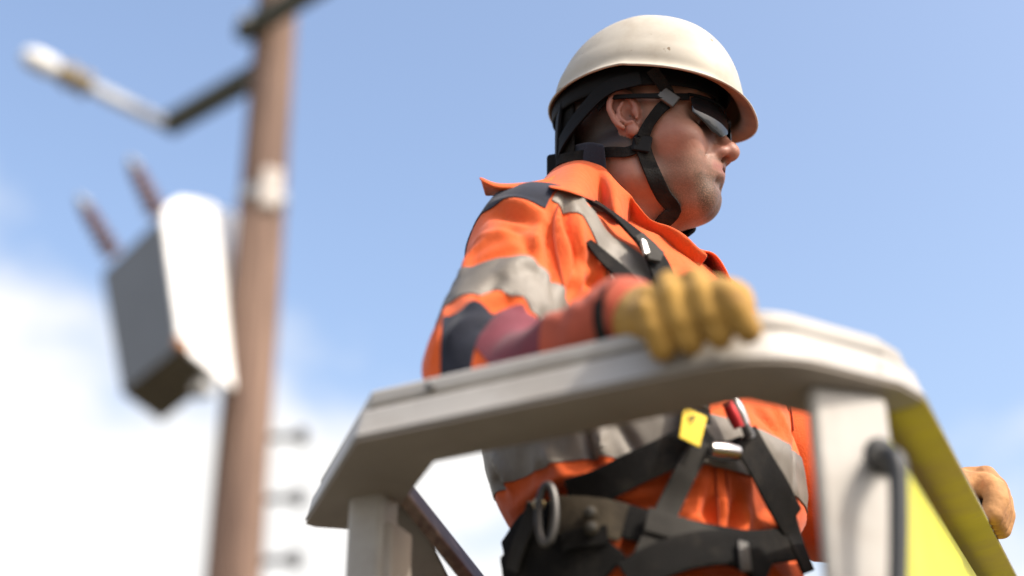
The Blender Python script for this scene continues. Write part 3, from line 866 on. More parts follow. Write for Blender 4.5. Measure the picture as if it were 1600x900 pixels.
core = np.where((d_up < .085) & (t_up > .25), -.02, .02)
far_ok = np.minimum.reduce([.20 - np.abs(jl[:, 0]), np.full(len(JV), .02)])
patches.append(('reflective_tape', np.minimum.reduce([band(jl[:, 2], .050, .104, 1.0), (d_fo - .085), (d_up - .09) + np.where(jl[:, 2] < .15, .2, 0), far_ok + .03]), M['tape'], .0016))
fs = hit(jacket0, 868, 303); f_sp = tl(fs[None])[0, 1]
patches.append(('reflective_tape', np.minimum.reduce([.027 - np.abs(jl[:, 0] - tape_l), jl[:, 2] - .17, d_fo - .085, jl[:, 1] - f_sp]), M['tape'], .0016))
patches.append(('shoulder_patch', np.minimum.reduce([.040 - np.abs(jl[:, 0] - tape_l - .012), jl[:, 2] - .20, f_sp - .002 - jl[:, 1]]), M['navy'], .0016))
patches.append(('reflective_tape', np.minimum.reduce([.026 - np.abs(jl[:, 0] + .115), jl[:, 2] - .17]), M['tape'], .0016))
for nm, v, mt, off in patches:
    if (v > 0).sum() < 6: continue
    pv, pf = clip_patch(JV, JF, JN, v, off, .003)
    mk(nm, pv, pf, mt, jacket, angle=60)

from mathutils.bvhtree import BVHTree
jbvh = BVHTree.FromPolygons([Vector(v) for v in JV], [tuple(map(int, f_)) for f_ in JF])
def jhit(px_, py_, off):
    q = jbvh.ray_cast(Vector(CAM), Vector(unit(ray(px_, py_))))
    return None if q[0] is None else np.array(q[0]) + np.array(q[1]) * off * (1 if q[1].dot(Vector(ray(px_, py_))) < 0 else -1)
M['seam'] = plain('orange_seam_thread', (0.26, 0.034, 0.008), .9)
for path in ([(872, 322), (866, 350), (868, 385), (876, 425), (884, 470)], [(1222, 606), (1229, 650), (1233, 700), (1236, 750), (1240, 800)], [(1231, 610), (1238, 660), (1242, 710), (1246, 760)],
             [(1116, 730), (1119, 760), (1122, 790), (1124, 825)], [(1133, 735), (1136, 765), (1138, 795), (1140, 825)]):
    pts = [p for p in (jhit(*catmull(np.array(path), 4)[k], .0008) for k in range((len(path) - 1) * 4 + 1)) if p is not None]
    cut = [k for k in range(1, len(pts)) if np.linalg.norm(pts[k] - pts[k - 1]) > .02]
    pts = pts[:cut[0]] if cut else pts
    if len(pts) > 3: tube('seam', pts, .0011, M['seam'], jacket, 1, 6)
#@@HEAD
# --- head and neck, one skin
def ear(q, s):
    """s = +1 left, -1 right; q in head coordinates"""
    c = A(.007, s * .0745, .010)
    p = (q - c) * A(1, s, 1) * 1.1
    ca_, sa_ = cos(radians(-14)), sin(radians(-14))            # lean back
    u = p[:, 0] * ca_ - p[:, 2] * sa_; v = p[:, 0] * sa_ + p[:, 2] * ca_
    w = p[:, 1] - .20 * (-u - .006)                              # the rear edge stands away from the skull
    e = np.stack([u, w, v], 1)
    plate = ell(e, A(-.001, -.003, .001), (.0185, .0050, .031))
    hel = []
    for a in np.linspace(radians(-35), radians(245), 15):
        r_ = .0168 if a < pi else .0150
        hel.append(A(r_ * cos(a) - .001, .0070 - .003 * max(0, cos(a)), .0275 * sin(a) + .003))
    rim = chain(e, hel, [.0026] + [.0040] * 13 + [.003])
    lobe = ell(e, A(.004, .002, -.027), (.0085, .005, .0095))
    anti = chain(e, [A(.002, .004, .016), A(-.007, .005, .006), A(-.008, .005, -.006), A(-.002, .005, -.016), A(.006, .005, -.017)], [.0025, .003, .0032, .003, .003])
    trag = ell(e, A(.0125, .003, -.003), (.0045, .005, .0065))
    d = su(su(plate, rim, .003), lobe, .005)
    d = ss(d, ell(e, A(.004, .006, -.004), (.0085, .0120, .0115)), .003)
    d = su(su(d, anti, .003), trag, .003)
    return d / 1.1
def skull(q):
    y = np.abs(q[:, 1]); m = np.stack([q[:, 0], y, q[:, 2]], 1)
    d = ell(q, A(-.004, 0, .046), (.098, .0765, .088))
    d = su(d, ell(q, A(.048, 0, -.012), (.055, .060, .080)), .030)
    d = su(d, ell(q, A(.050, 0, -.060), (.050, .046, .046)), .022)
    d = su(d, cone(m, A(.004, .056, -.028), A(.014, .052, -.066), .016, .017), .022)
    d = su(d, cone(m, A(.014, .051, -.066), A(.079, .016, -.085), .0165, .0160), .020)
    d = su(d, ell(q, A(.0785, 0, -.0820), (.0195, .026, .0185)), .020)
    d = su(d, ell(m, A(.064, .047, -.020), (.028, .021, .021)), .018)
    d = su(d, ell(m, A(.068, .040, -.050), (.022, .014, .028)), .020)
    d = su(d, cone(m, A(.090, .004, .034), A(.080, .040, .036), .012, .010), .014)
    d = ss(d, ell(m, A(.098, .033, .013), (.017, .020, .013)), .014)
    d = su(d, sph(m, A(.0775, .0325, .012), .0128), .004)
    d = su(d, ell(q, A(.088, 0, -.050), (.0215, .030, .024)), .012)
    # nose
    no_ = cone(q, A(.090, 0, .020), A(.1145, 0, -.020), .0070, .0095)
    no_ = su(no_, ell(q, A(.1180, 0, -.0265), (.0122, .0115, .0105)), .008)
    no_ = su(no_, ell(m, A(.1065, .0125, -.0295), (.0115, .0075, .0080)), .006)
    no_ = su(no_, cone(q, A(.103, 0, -.036), A(.118, 0, -.031), .0055, .006), .005)
    d = su(d, no_, .009)
    d = ss(d, ell(m, A(.1105, .0075, -.0375), (.0075, .0038, .0055)), .002)
    # lips
    ul = chain(m, [A(.082, .029, -.0430), A(.0975, .014, -.0440), A(.1050, .004, -.0432), A(.1045, 0, -.0438)], [.003, .0042, .0046, .0046])
    lo_ = chain(m, [A(.083, .026, -.0475), A(.0975, .012, -.0530), A(.1030, 0, -.0550)], [.003, .0048, .0056])
    d = su(d, ul, .005); d = su(d, lo_, .005)
    d = ss(d, chain(m, [A(.079, .0325, -.0435), A(.092, .0245, -.0480), A(.104, .010, -.0496), A(.111, 0, -.0494)], [.0012, .0020, .0022, .0022]), .0015)
    d = ss(d, cone(m, A(.1085, .0, -.0680), A(.104, .012, -.0685), .0040, .0025), .010)
    # smile fold from the nose wing to beside the mouth
    d = ss(d, chain(m, [A(.1035, .021, -.022), A(.097, .032, -.036), A(.086, .040, -.052), A(.077, .042, -.066)], [.0003, .0006, .0008, .0004]), .005)
    return d
def body_sdf_l(q):
    d = skull(q)
    y = np.abs(q[:, 1]); m = np.stack([q[:, 0], y, q[:, 2]], 1)
    n_ = cone(q, A(-.022, 0, -.03), A(-.050, 0, -.20), .058, .062)
    n_ = su(n_, cone(m, A(-.022, .052, -.03), A(.018, .018, -.19), .016, .014), .016)
    n_ = su(n_, cone(q, A(.022, 0, -.10), A(.012, 0, -.19), .020, .024), .03)
    d = su(d, ell(q, A(.040, 0, -.092), (.042, .034, .022)), .022)
    d = su(d, n_, .022)
    for s in (1, -1): d = su(d, ear(q, s), .006)
    return d
BV, BF = mesh_sdf(body_sdf_l, (-.135, -.105, -.215), (.15, .105, .15), .0020)
def sm(x, a, b_): t = np.clip((x - a) / (b_ - a), 0, 1); return t * t * (3 - 2 * t)
x, y, z = BV[:, 0], np.abs(BV[:, 1]), BV[:, 2]
beard_and_shade = sm(x, .028, .06) * sm(-z, .040, .056) * sm(z, -.135, -.112)
beard_and_shade = np.maximum(beard_and_shade * .55, sm(x, .07, .09) * sm(-z, .056, .068) * sm(z, -.125, -.108))
beard_and_shade = np.maximum(beard_and_shade, .55 * sm(x, .084, .094) * sm(-z, .036, .041) * sm(z, -.050, -.043))
lips = np.maximum(0, 1 - np.abs(z + .0500) / .0090) * sm(x, .084, .091) * sm(-y, -.030, -.024)
mq = np.stack([x, y, z], 1)
mouth_shade = np.exp(-(np.maximum(chain(mq, [A(.079, .0325, -.0435), A(.092, .0245, -.0480), A(.104, .010, -.0496), A(.108, 0, -.0494)], [0, 0, 0, 0]), 0) / .0021) ** 2)  # painted shade along the slit between the lips
beard_and_shade = np.maximum(beard_and_shade, .30 * sm(x, -.02, .01) * sm(-z, .105, .12))  # neck darkened: shade below the jaw put into the stubble mask
beard_and_shade = beard_and_shade * (1 - np.clip(lips * 2.5, 0, 1))
isear = np.minimum(ear(BV, 1), ear(BV, -1)) < .0025
hair = np.clip(sm(-x, -.030, -.010) * sm(z, -.060 + 0 * z, -.020) + sm(z, .062, .075), 0, 1) * .95
hair = np.where(isear, 0, hair)
side_burn = sm(z, -.028, .0) * sm(x, -.005, .002) * sm(-x, -.038, -.022) * .5
hair = np.maximum(hair, np.where(isear, 0, side_burn))
flush = np.clip(.55 * np.exp(-((x - .118) / .016) ** 2 - ((z + .025) / .016) ** 2) + .40 * np.exp(-((x - .068) / .03) ** 2 - ((z + .022) / .022) ** 2), 0, 1)
flush = np.maximum(flush, np.where(isear, .62, 0))
BW = hw(BV)
body = mk('body', BW, BF, M['skin'], person, attrs={'beard_and_shade': beard_and_shade, 'lips': np.clip(lips, 0, 1), 'hair': hair, 'flush': flush, 'mouth_shade': mouth_shade})
def head_w(P): return body_sdf_l(hl(P))

# --- collar: a turned-down standing collar, open at the throat
def sheet(name, grid, mat, parent, th=.0022, lining=None):
    """a curved cloth sheet through a grid of points, with thickness"""
    G = np.asarray(grid); r_, c_ = G.shape[:2]
    V = G.reshape(-1, 3); Fc = [(i * c_ + j, i * c_ + j + 1, (i + 1) * c_ + j + 1, (i + 1) * c_ + j) for i in range(r_ - 1) for j in range(c_ - 1)]
    o = mk(name, V, Fc, mat, parent)
    md = o.modifiers.new('thickness', 'SOLIDIFY'); md.thickness = th; md.offset = 0
    if lining:
        o.data.materials.append(lining); md.material_offset = 1
    sb = o.modifiers.new('smooth', 'SUBSURF'); sb.levels = 1; sb.render_levels = 1
    return o
def fine(grid, n):
    """catmull in both directions"""
    G = np.array([catmull(row, n) for row in grid])
    return np.array([catmull(G[:, j], n) for j in range(G.shape[1])]).transpose(1, 0, 2)
# rows: foot of the stand, top of the fold, rolled edge, outer leaf
near_c = [((858, 290), (866, 262), (868, 275)), ]
tx = lambda r_, f_, z_: Nk + TRt * r_ + TF * f_ + A(0, 0, z_)
cols = []
for th, rr, ztop, zbot, flare in ((178, .083, .048, -.030, .004), (150, .084, .050, -.028, .006), (118, .086, .052, -.030, .008), (86, .088, .044, -.040, .010), (58, .090, .020, -.062, .012),
                                  (38, .098, -.008, -.085, .014), (22, .112, -.030, -.105, .020), (10, .122, -.046, -.120, .028)):
    cols.append((radians(th), rr, ztop, zbot, flare))
def collar_grid(sgn):
    out = [[], [], [], []]
    for th, rr, zt, zb, fl_ in cols:
        dv = TF * cos(th) + TRt * sin(th) * sgn
        c0 = Nk
        out[0].append(c0 + dv * (rr - .014) + A(0, 0, zb + .012))
        out[1].append(c0 + dv * (rr - .012) + A(0, 0, zt))
        out[2].append(c0 + dv * (rr + fl_ * .6) + A(0, 0, zt - .004))
        out[3].append(c0 + dv * (rr + fl_ + .016) + A(0, 0, zb - .004))
    return fine(np.array(out), 5)
gF = collar_grid(-1)
top_e = [(864, 272, 1.800), (880, 257, 1.770), (908, 250, 1.735), (936, 257, 1.700), (957, 279, 1.676), (979, 307, 1.658), (998, 335, 1.645), (1014, 349, 1.634), (1040, 357, 1.622), (1062, 371, 1.618), (1078, 388, 1.620), (1091, 400, 1.628)]
low_e = [(858, 293), (880, 298), (908, 307), (938, 321), (963, 339), (986, 358), (1005, 376), (1022, 394), (1040, 411), (1056, 424), (1070, 430), (1086, 424)]
rowsN = [[], [], [], [], []]
for k_i, ((tx_, ty_, td_), (lx_, ly_)) in enumerate(zip(top_e, low_e)):
    T_ = at(tx_, ty_, td_); p = hit(jacket0, lx_, ly_, .008)
    dl = td_ - .016
    if p is not None:
        dh = float((p - CAM) @ fw)
        if dh < td_ + .03: dl = min(dl, dh)
    if k_i >= 5: dl = td_ + .012
    B_ = at(lx_, ly_, dl)
    inward = unit((Nk - T_) * A(1, 1, 0))
    rowsN[0].append(T_ + inward * .016 + A(0, 0, -.050)); rowsN[1].append(T_ + inward * .011 + A(0, 0, -.006)); rowsN[2].append(T_)
    rowsN[3].append((T_ * .62 + B_ * .38 - inward * .010) if k_i < 5 else (T_ * .78 + B_ * .22 - inward * .014)); rowsN[4].append(B_)
gN = fine(np.array(rowsN), 4)
dsp = np.array([[noise.noise(Vector(p * 26)) + .5 * noise.noise(Vector(p * 60)) for p in row] for row in gN])
gN = gN - fw * (dsp * .005 * np.linspace(.2, 1, gN.shape[0])[:, None])[..., None]
sheet('collar', gN, M['orange'], jacket, .003)
sheet('collar', gF, M['orange'], jacket, .003)
# navy inner collar and grey shirt neckline
ic = [[(866, 285, 1.835), (876, 278, 1.795), (894, 274, 1.765), (918, 272, 1.732), (948, 285, 1.700)],
      [(868, 262, 1.825), (878, 255, 1.785), (894, 250, 1.757), (920, 248, 1.725), (947, 256, 1.695)],
      [(874, 242, 1.820), (884, 234, 1.780), (900, 226, 1.752), (922, 222, 1.722), (944, 226, 1.693)]]
def over_skin(px_, py_, d_, off):
    p = hit(head_w, px_, py_, off, 1.2, 2.4)
    return at(px_, py_, d_ if p is None else min(d_, float((p - CAM) @ fw)))
sheet('inner_collar', fine(np.array([[over_skin(*p, .009) for p in row] for row in ic]), 4), M['navy'], jacket, .003)
shirt = []
for zz, rr in ((-.06, .072), (-.035, .068), (-.022, .068)):
    shirt.append([Nk + (TF * cos(t) + TRt * sin(t)) * rr + A(0, 0, zz - .028 * max(0, cos(t)) + .012) for t in np.linspace(radians(-130), radians(130), 18)])
sheet('shirt_neckband', fine(np.array(shirt), 3), M['grey_web'], jacket, .002)
# loose flap of the coat's yoke standing off behind the shoulder
fp = [[(748, 277, 1.585), (775, 287, 1.575), (810, 287, 1.58), (845, 282, 1.61), (872, 272, 1.66)],
      [(752, 284, 1.572), (778, 294, 1.56), (812, 294, 1.562), (846, 291, 1.595), (876, 284, 1.645)],
      [(758, 306, 1.60), (782, 305, 1.60), (814, 306, 1.605), (848, 306, 1.63), (880, 300, 1.66)]]
sheet('yoke_flap', fine(np.array([[at(*p) for p in row] for row in fp]), 4), M['orange'], jacket, .003)

# --- trousers and boots (below the picture)
def legs(P):
    hip = Wc + A(0, 0, -.04)
    d = torso(P, -.014); d = np.maximum(d, (P[:, 2] - Wc[2]) + .10)
    d = np.maximum(d, -(P[:, 2] - Wc[2] + .24))
    for s in (1, -1):
        h_ = hip + TRt * .095 * s + A(0, 0, -.12); k_ = hip + TRt * .11 * s + TF * .03 + A(0, 0, -.50); a_ = A(k_[0], k_[1], FLOOR + .11) - TF * .04
        d = su(d, su(cone(P, h_, k_, .092, .070), cone(P, k_, a_, .070, .058), .02), .03)
    return d
TV, TFq = mesh_sdf(legs, (-.15, 1.15, FLOOR + .03), (.50, 1.85, Wc[2] + .05), .011)
TV = TV + vnormals(TV, TFq) * cloth_noise(TV, .004, 11)[:, None]
mk('trousers', TV, TFq, M['trouser'], person)
for s in (1, -1):
    k_ = Wc + A(0, 0, -.04) + TRt * .11 * s + TF * .03; a_ = A(k_[0], k_[1], FLOOR + .07) - TF * .035
    def boot(P, a_=a_):
        d = su(cone(P, a_ + A(0, 0, .07), a_, .058, .052), cone(P, a_ - TF * .01 + A(0, 0, -.025), a_ + TF * .15 + A(0, 0, -.028), .046, .040), .03)
        return np.maximum(d, -(P[:, 2] - FLOOR - .002))
    bv, bf = mesh_sdf(boot, a_ - .16, a_ + A(.24, .24, .16), .008)
    mk('boot', bv, bf, M['boot'], person)

# --- gloves
def glove_sdf(org, e, o, n, wrist, away, thick=1.0):
    """hand laid over the rim: e along the rim towards the index finger, o outward, n up"""
    def pt(a, u, v): return org + e * a + o * u + n * v
    fing = [(-.0270, .000, .86), (-.0045, .009, .96), (.0180, .007, 1.0), (.0400, -.006, .95)]      # little .. index
    F_ = []
    for a, lift, k in fing:
        F_.append(([pt(a * .62 - .010, -.036, .060 + lift), pt(a * .74 - .004, -.014, .067 + lift), pt(a * .88 + .001, .004, .064 + lift), pt(a * 1.0 + .007, .0135, .050 + lift * .5), pt(a * 1.06 + .012, .0145, .033), pt(a * 1.08 + .016, .008, .0165)],
                   [.0126 * thick, .0124 * thick, .0122 * thick, .0121 * thick, .0118 * thick, .0110 * thick]))
    kc = [pt(-.030, -.024, .060), pt(.034, -.026, .058)]
    th = [pt(.010, -.075, .060), pt(.034, -.104, .040), pt(.044, -.110, .030), pt(.048, -.108, .014)]
    def f(P):
        palm = su(cone(P, kc[0], kc[1], .0195, .0200), cone(P, wrist + (kc[0] - wrist) * .15, kc[0] - n * .004, .026, .0175), .012)
        palm = su(palm, cone(P, wrist + (kc[1] - wrist) * .15, kc[1] - n * .004, .027, .018), .02)
        palm = su(palm, cone(P, wrist, (kc[0] + kc[1]) / 2, .030, .017), .02)
        d = palm
        fd = None
        for pts, rs in F_:
            c_ = chain(P, pts, rs); fd = c_ if fd is None else su(fd, c_, .0016)
        d = su(d, fd, .010)
        d = su(d, chain(P, th, [.020, .0165, .0150, .0135]), .012)
        w2 = wrist + unit(away - wrist) * .014
        d = su(d, cone(P, wrist, w2, .0305, .0335), .010)
        d = np.maximum(d, ((P - w2) @ unit(away - wrist)) - .002)
        return d
    return f
def make_glove(f, c, mat, lab, extra=()):
    gv_, gf_ = mesh_sdf(f, c - .15, c + .15, .0030)
    gv_ = relax(gv_, gf_, 1, .5); gn = vnormals(gv_, gf_)
    gv_ = gv_ + gn * (cloth_noise(gv_, .0008, 60, 3.0) + (stroke_disp(gv_, extra) if len(extra) else 0))[:, None]
    o = mk('glove', gv_, gf_, mat, person); o['label'] = lab
    return o
wr_n = Wn
gl = glove_sdf(org_n, e_n, o_n, bn, wr_n, En)
def hitg(path): return [p for p in (hit(gl, x, y, 0, .6, 1.6) for x, y in path) if p is not None]
gs = []
for path, w_, h_ in (([(985, 470), (1010, 462), (1035, 470)], .004, -.003), ([(975, 490), (990, 480), (1010, 485)], .004, .002), ([(1035, 440), (1060, 432), (1090, 440)], .005, -.002), ([(1040, 520), (1060, 518), (1080, 522)], .003, -.0015), ([(1095, 510), (1115, 506), (1135, 510)], .003, -.0015)):
    q = hitg(path)
    if len(q) > 1: gs.append((catmull(q, 4), w_, h_))
make_glove(gl, org_n + bn * .03 - o_n * .03, M['glove'], 'mustard tan leather glove gripping the near rim', gs)
org_f = tip_l - bn * .006 - o_s * .004; e_f = unit(R2 - R3)
wr_f = org_f + e_f * .045 - o_s * .075 + bn * .078
gf = glove_sdf(org_f, e_f, o_s, bn, wr_f, Ef, 1.2)
make_glove(gf, org_f + bn * .03 - o_s * .03, M['glove_brown'], 'brown leather glove holding the right-hand rim')
# black wrist strap of the near glove
wd = unit(En - Wn); wp = Wn - wd * .004
wa = unit(np.cross(wd, bn)); wb = np.cross(wa, wd)
P_ = [wp + (wa * cos(t) + wb * sin(t)) * .0415 for t in np.linspace(0, 2 * pi, 15)]; Q_ = [wa * cos(t) + wb * sin(t) for t in np.linspace(0, 2 * pi, 15)]
ribbon('wrist_strap', P_, Q_, .011, .0025, M['black_web'], person, 3)

#@@GEAR
# ------------------------------------------------------------------ hard hat
hat = empty('hard_hat', hw((.012, 0, .06)))
tag(hat, 'scuffed cream white hard hat with black chin strap', 'hard hat')
HTILT, HROLL = radians(-8), radians(5)
def hatp(x, y, z):                                        # hat coordinates -> world
    y, z = y * cos(HROLL) + z * sin(HROLL), z * cos(HROLL) - y * sin(HROLL)
    xx = x * cos(HTILT) - z * sin(HTILT); zz = x * sin(HTILT) + z * cos(HTILT)
    return hw((xx + .012, y, zz + .053))
def rim_r(a):
    ca_, sa_ = cos(a), sin(a)
    ax = .1225 if ca_ > 0 else .1155
    ex = 2 + .6 * max(0, ca_) ** .5
    r = (abs(ca_ / ax) ** ex + abs(sa_ / .0985) ** ex) ** (-1 / ex)
    return r
def brim(a):
    c = cos(a); return .005 + (.017 * max(0, c) ** 2.2 if c > 0 else .002)
def rim_z(a):
    c = cos(a); return (-.014 * max(0, c) ** 2) + (-.021 * max(0, -c) ** 1.2)
seg = 96
rows = []
prof_t = []
for a in np.linspace(0, 2 * pi, seg, endpoint=False):
    r0 = rim_r(a); b_ = brim(a); zz = rim_z(a); col_ = []
    col_.append((r0 + b_, zz - .001)); col_.append((r0 + b_ * .98, zz + .0015)); col_.append((r0 + b_ * .55, zz + .0030)); col_.append((r0 + b_ * .12, zz + .0062)); col_.append((r0 * .995, zz + .0125))
    z1 = .024
    for k in range(1, 23):
        s = k / 22 * (pi / 2)
        rr = r0 * (cos(s) ** .82 if k < 22 else 0); z_ = zz * (1 - k / 22) + .0125 + (.112 - .0125) * sin(s) ** .98
        if k <= 4: rr *= 1.0 + .010 * (1 - max(0, k - 3))
        ridge = .004 * max(0, 1 - abs(sin(a)) * 3.2) * sin(s) ** .5 * cos(s * .9)
        col_.append((rr, z_ + ridge))
    rows.append([(r_, z_, a) for r_, z_ in col_])
K = len(rows[0]); V = []
for col_ in rows:
    for r_, z_, a in col_[:-1]: V.append(hatp(r_ * cos(a), r_ * sin(a), z_))
k_ = K - 1
apex = len(V); V.append(hatp(0, 0, rows[0][-1][1]))
Fc = [(i * k_ + j, ((i + 1) % seg) * k_ + j, ((i + 1) % seg) * k_ + j + 1, i * k_ + j + 1) for i in range(seg) for j in range(k_ - 1)]
Fc += [(i * k_ + k_ - 1, ((i + 1) % seg) * k_ + k_ - 1, apex) for i in range(seg)]
Fc = [f_[::-1] for f_ in Fc] if np.cross(V[Fc[5][1]] - V[Fc[5][0]], V[Fc[5][2]] - V[Fc[5][0]]) @ (V[Fc[5][0]] - hatp(0, 0, .02)) < 0 else Fc
shell = mk('shell', V, Fc, M['helmet'], hat)
shell.data.materials.append(M['helmet_in'])
md = shell.modifiers.new('thickness', 'SOLIDIFY'); md.thickness = .0032; md.offset = -1; md.material_offset = 1; md.material_offset_rim = 0
sb = shell.modifiers.new('smooth', 'SUBSURF'); sb.levels = 1; sb.render_levels = 1
# liner: headband, foam cap, nape strap
def band_mesh(name, z0, z1, gx, gy, mat, a0=0, a1=2 * pi, n=64, zf=0.0):
    rws = []
    for z_ in np.linspace(z0, z1, 4):
        rws.append([hw((.0 + gx * cos(a), gy * sin(a), z_ + zf * cos(a))) for a in np.linspace(a0, a1, n)])
    return sheet(name, np.array(rws), mat, hat, .004)
band_mesh('headband', .038, .072, .106, .0865, M['black_plastic'], zf=.004)
capv = []
for s in np.linspace(0, pi / 2 * .98, 10):
    capv.append([hatp(.106 * cos(s) * cos(a) + .0, .090 * cos(s) * sin(a), .014 + .080 * sin(s)) for a in np.linspace(0, 2 * pi, 48)])
sheet('foam_liner', np.array(capv), M['black_web'], hat, .003)
band_mesh('sweatband', -.034, .045, .099, .0815, M['black_web'], radians(128), radians(232), 30)
nape = [(.030, -.0865, .048), (-.010, -.0885, .040), (-.045, -.078, .018), (-.078, -.058, -.008), (-.096, -.028, -.026), (-.103, 0, -.030), (-.096, .028, -.026), (-.078, .058, -.008), (-.045, .078, .018), (-.010, .0885, .040)]
nn_ = [unit((p[0] * .8, p[1], 0)) @ HR.T for p in nape]
ribbon('nape_band', [hw(p) for p in nape], nn_, .019, .003, M['black_plastic'], hat, 5)
for yy in (-.052,):
    ps = [(-.080 if yy else -.096, yy, .058), (-.086 if yy else -.100, yy * .95, .02), (-.090 if yy else -.103, yy * .8, -.022)]
    ribbon('nape_hanger', [hw(p) for p in ps], [unit((p[0], p[1], 0)) @ HR.T for p in ps], .018, .003, M['black_plastic'], hat, 4)
obox('nape_knob', hw((-.098, -.014, -.026)), (HR[:, 0], HR[:, 1], HR[:, 2]), (.010, .022, .016), M['black_plastic'], hat, .005, 3)
ps = [(-.072, -.045, -.018), (-.088, -.038, -.032), (-.098, -.032, -.046), (-.100, -.028, -.060)]
ribbon('strap_tail', [hw(p) for p in ps], [unit((-.6, -.8, .2)) @ HR.T] * 4, .024, .003, M['black_web'], hat, 4)
# chin strap follows the skin
def head_path(path, off):
    P_, Q_ = [], []
    for x_, y_ in path:
        p = hit(head_w, x_, y_, off, 1.2, 2.4)
        if p is None: continue
        P_.append(p); Q_.append(grad(head_w, p[None], .004)[0])
    return P_, Q_
def mirror(p): q = hl(np.asarray(p)[None])[0]; q[1] *= -1; return hw(q)
def mirror_d(d): q = np.asarray(d) @ HR; q[1] *= -1; return HR @ q
pf_, nf_ = head_path([(1046, 152), (1030, 172), (1014, 194), (1003, 216)], .004)
pf_ = [hatp(.034, -.092, -.002)] + pf_; nf_ = [HR @ A(0, -1, 0)] + nf_
ribbon('chin_strap', pf_, nf_, [.015, .015, .014, .014, .016], .0022, M['black_web'], hat, 5)
pj_, nj_ = head_path([(1001, 214), (1007, 240), (1020, 272), (1036, 304), (1052, 328)], .0035)
def to_skin(p, off):
    p = np.asarray(p, float)
    for _ in range(6): p = p - grad(head_w, p[None], .002)[0] * (float(head_w(p[None])[0]) - off)
    return p
und = [to_skin(hw((.036, -.030, -.125)), .003), to_skin(hw((.036, 0, -.135)), .003)]; undn = [grad(head_w, p[None], .004)[0] for p in und]
allp = pj_ + und + [mirror(p) for p in ([und[0]] + pj_[::-1])]; alln = nj_ + undn + [mirror_d(d) for d in ([undn[0]] + nj_[::-1])]
ribbon('chin_strap', allp, alln, .0195, .003, M['black_web'], hat, 5)
pr_, nr_ = head_path([(1000, 230), (978, 238), (950, 238)], .003)
pr_ += [hw((-.075, -.058, -.030)), hw((-.094, -.036, -.026))]; nr_ += [HR @ unit((-.5, -1, 0)), HR @ unit((-.8, -.7, 0))]
ribbon('rear_strap', pr_, nr_, .013, .0022, M['black_web'], hat, 5)
pb_, nb_ = head_path([(1044, 152)], .0075)
tdir = unit(pf_[2] - pf_[1])
obox('strap_buckle', pb_[0], (np.cross(tdir, nb_[0]), tdir, nb_[0]), (.0125, .0085, .0028), M['dark_steel'], hat, .002)
pb2, nb2 = head_path([(1003, 224)], .006)
obox('strap_slider', pb2[0], (A(1, 0, -.2), A(.2, 0, 1), nb2[0]), (.0115, .012, .0030), M['black_plastic'], hat, .003)
for a, b_ in zip([mirror(p) for p in pf_[:-1]], [mirror(p) for p in pf_[1:]]): pass
ribbon('chin_strap', [mirror(p) for p in pf_], [mirror_d(d) for d in nf_], .015, .0022, M['black_web'], hat, 5)

# ------------------------------------------------------------------ safety glasses
gls = empty('safety_glasses', hw((.10, 0, .012)))
tag(gls, 'dark wraparound safety glasses worn under the hard hat', 'glasses')
def lens_pt(al, v, grow=0.0):
    r_ = .0700 + grow
    zc_ = .009 + .003 * (al / 1.0) ** 2 + v
    tl_ = -.10 * v - 9.0 * v * v
    return A(.0485 + (r_ + tl_) * cos(al), (r_ + tl_) * sin(al), zc_)
for s in (1, -1):
    rws = []
    for k in range(9):
        row = []
        for al in np.linspace(radians(6), radians(58), 18):
            t = (al - radians(6)) / radians(52)
            hi = .0235 - .002 * t - .006 * max(0, t - .75) / .25; lo = -.0260 + .012 * max(0, .25 - t) / .25 + .004 * t + .016 * max(0, t - .55) / .45
            p = lens_pt(al, lo + (hi - lo) * k / 8); p[1] *= s; row.append(hw(p))
        rws.append(row)
    rws = np.array(rws)
    if s < 0: rws = rws[:, ::-1]
    sheet('lens', rws, M['lens'], gls, .0022)
    br = []
    for al in np.linspace(radians(2), radians(60), 14):
        p = lens_pt(al, .0225 - .003 * (al / 1.25) - .003 * max(0, al - 1.0), .001); p[1] *= s; br.append(hw(p))
    tube('brow_bar', br, .0021, M['black_plastic'], gls, 2, 8)
    p0 = lens_pt(radians(59), .015, .001)
    ps = [p0 * A(1, s, 1), A(.046, s * .0765, .026), A(.010, s * .081, .029), A(-.012, s * .0815, .029), A(-.026, s * .0795, .018)]
    tm = [hw(p) for p in ps]
    ribbon('temple_arm', tm, [HR @ A(.1, s, 0)] * 5, [.009, .0065, .0055, .005, .005], .0025, M['black_plastic'], gls, 5)
tube('nose_bridge', [hw((.1165, -.008, .012)), hw((.1180, 0, .015)), hw((.1165, .008, .012))], .003, M['black_plastic'], gls, 4, 8)

# ------------------------------------------------------------------ fall-arrest harness and belt
har = empty('safety_harness', (Wc[0], Wc[1], Wc[2]))
tag(har, 'black webbing safety harness with belt, buckles and yellow tag', 'harness')
def hsurf(P):                       # smooth surface over which the webbing is drawn tight
    return np.minimum(jacket_body(P), np.minimum(torso(P, .0), 9))
def strap(name, path, w, mat, off=.011, th=.003, parent=har, n=6, surf=hsurf):
    if not np.isscalar(w): path = [(*p[:2], 0, q) for p, q in zip(path, w)]
    P_, Q_, W_ = [], [], []
    for it in path:
        x_, y_ = it[0], it[1]
        o_ = off + (it[2] if len(it) > 2 else 0)
        p = hit(surf, x_, y_, o_)
        if p is None: continue
        P_.append(p); Q_.append(grad(surf, p[None], .01)[0]); W_.append(it[3] if len(it) > 3 else w)
    return ribbon(name, P_, Q_, W_, th, mat, parent, n)
def spot(x_, y_, off=.014, surf=hsurf):
    p = hit(surf, x_, y_, off); n_ = grad(surf, p[None], .01)[0]; return p, n_
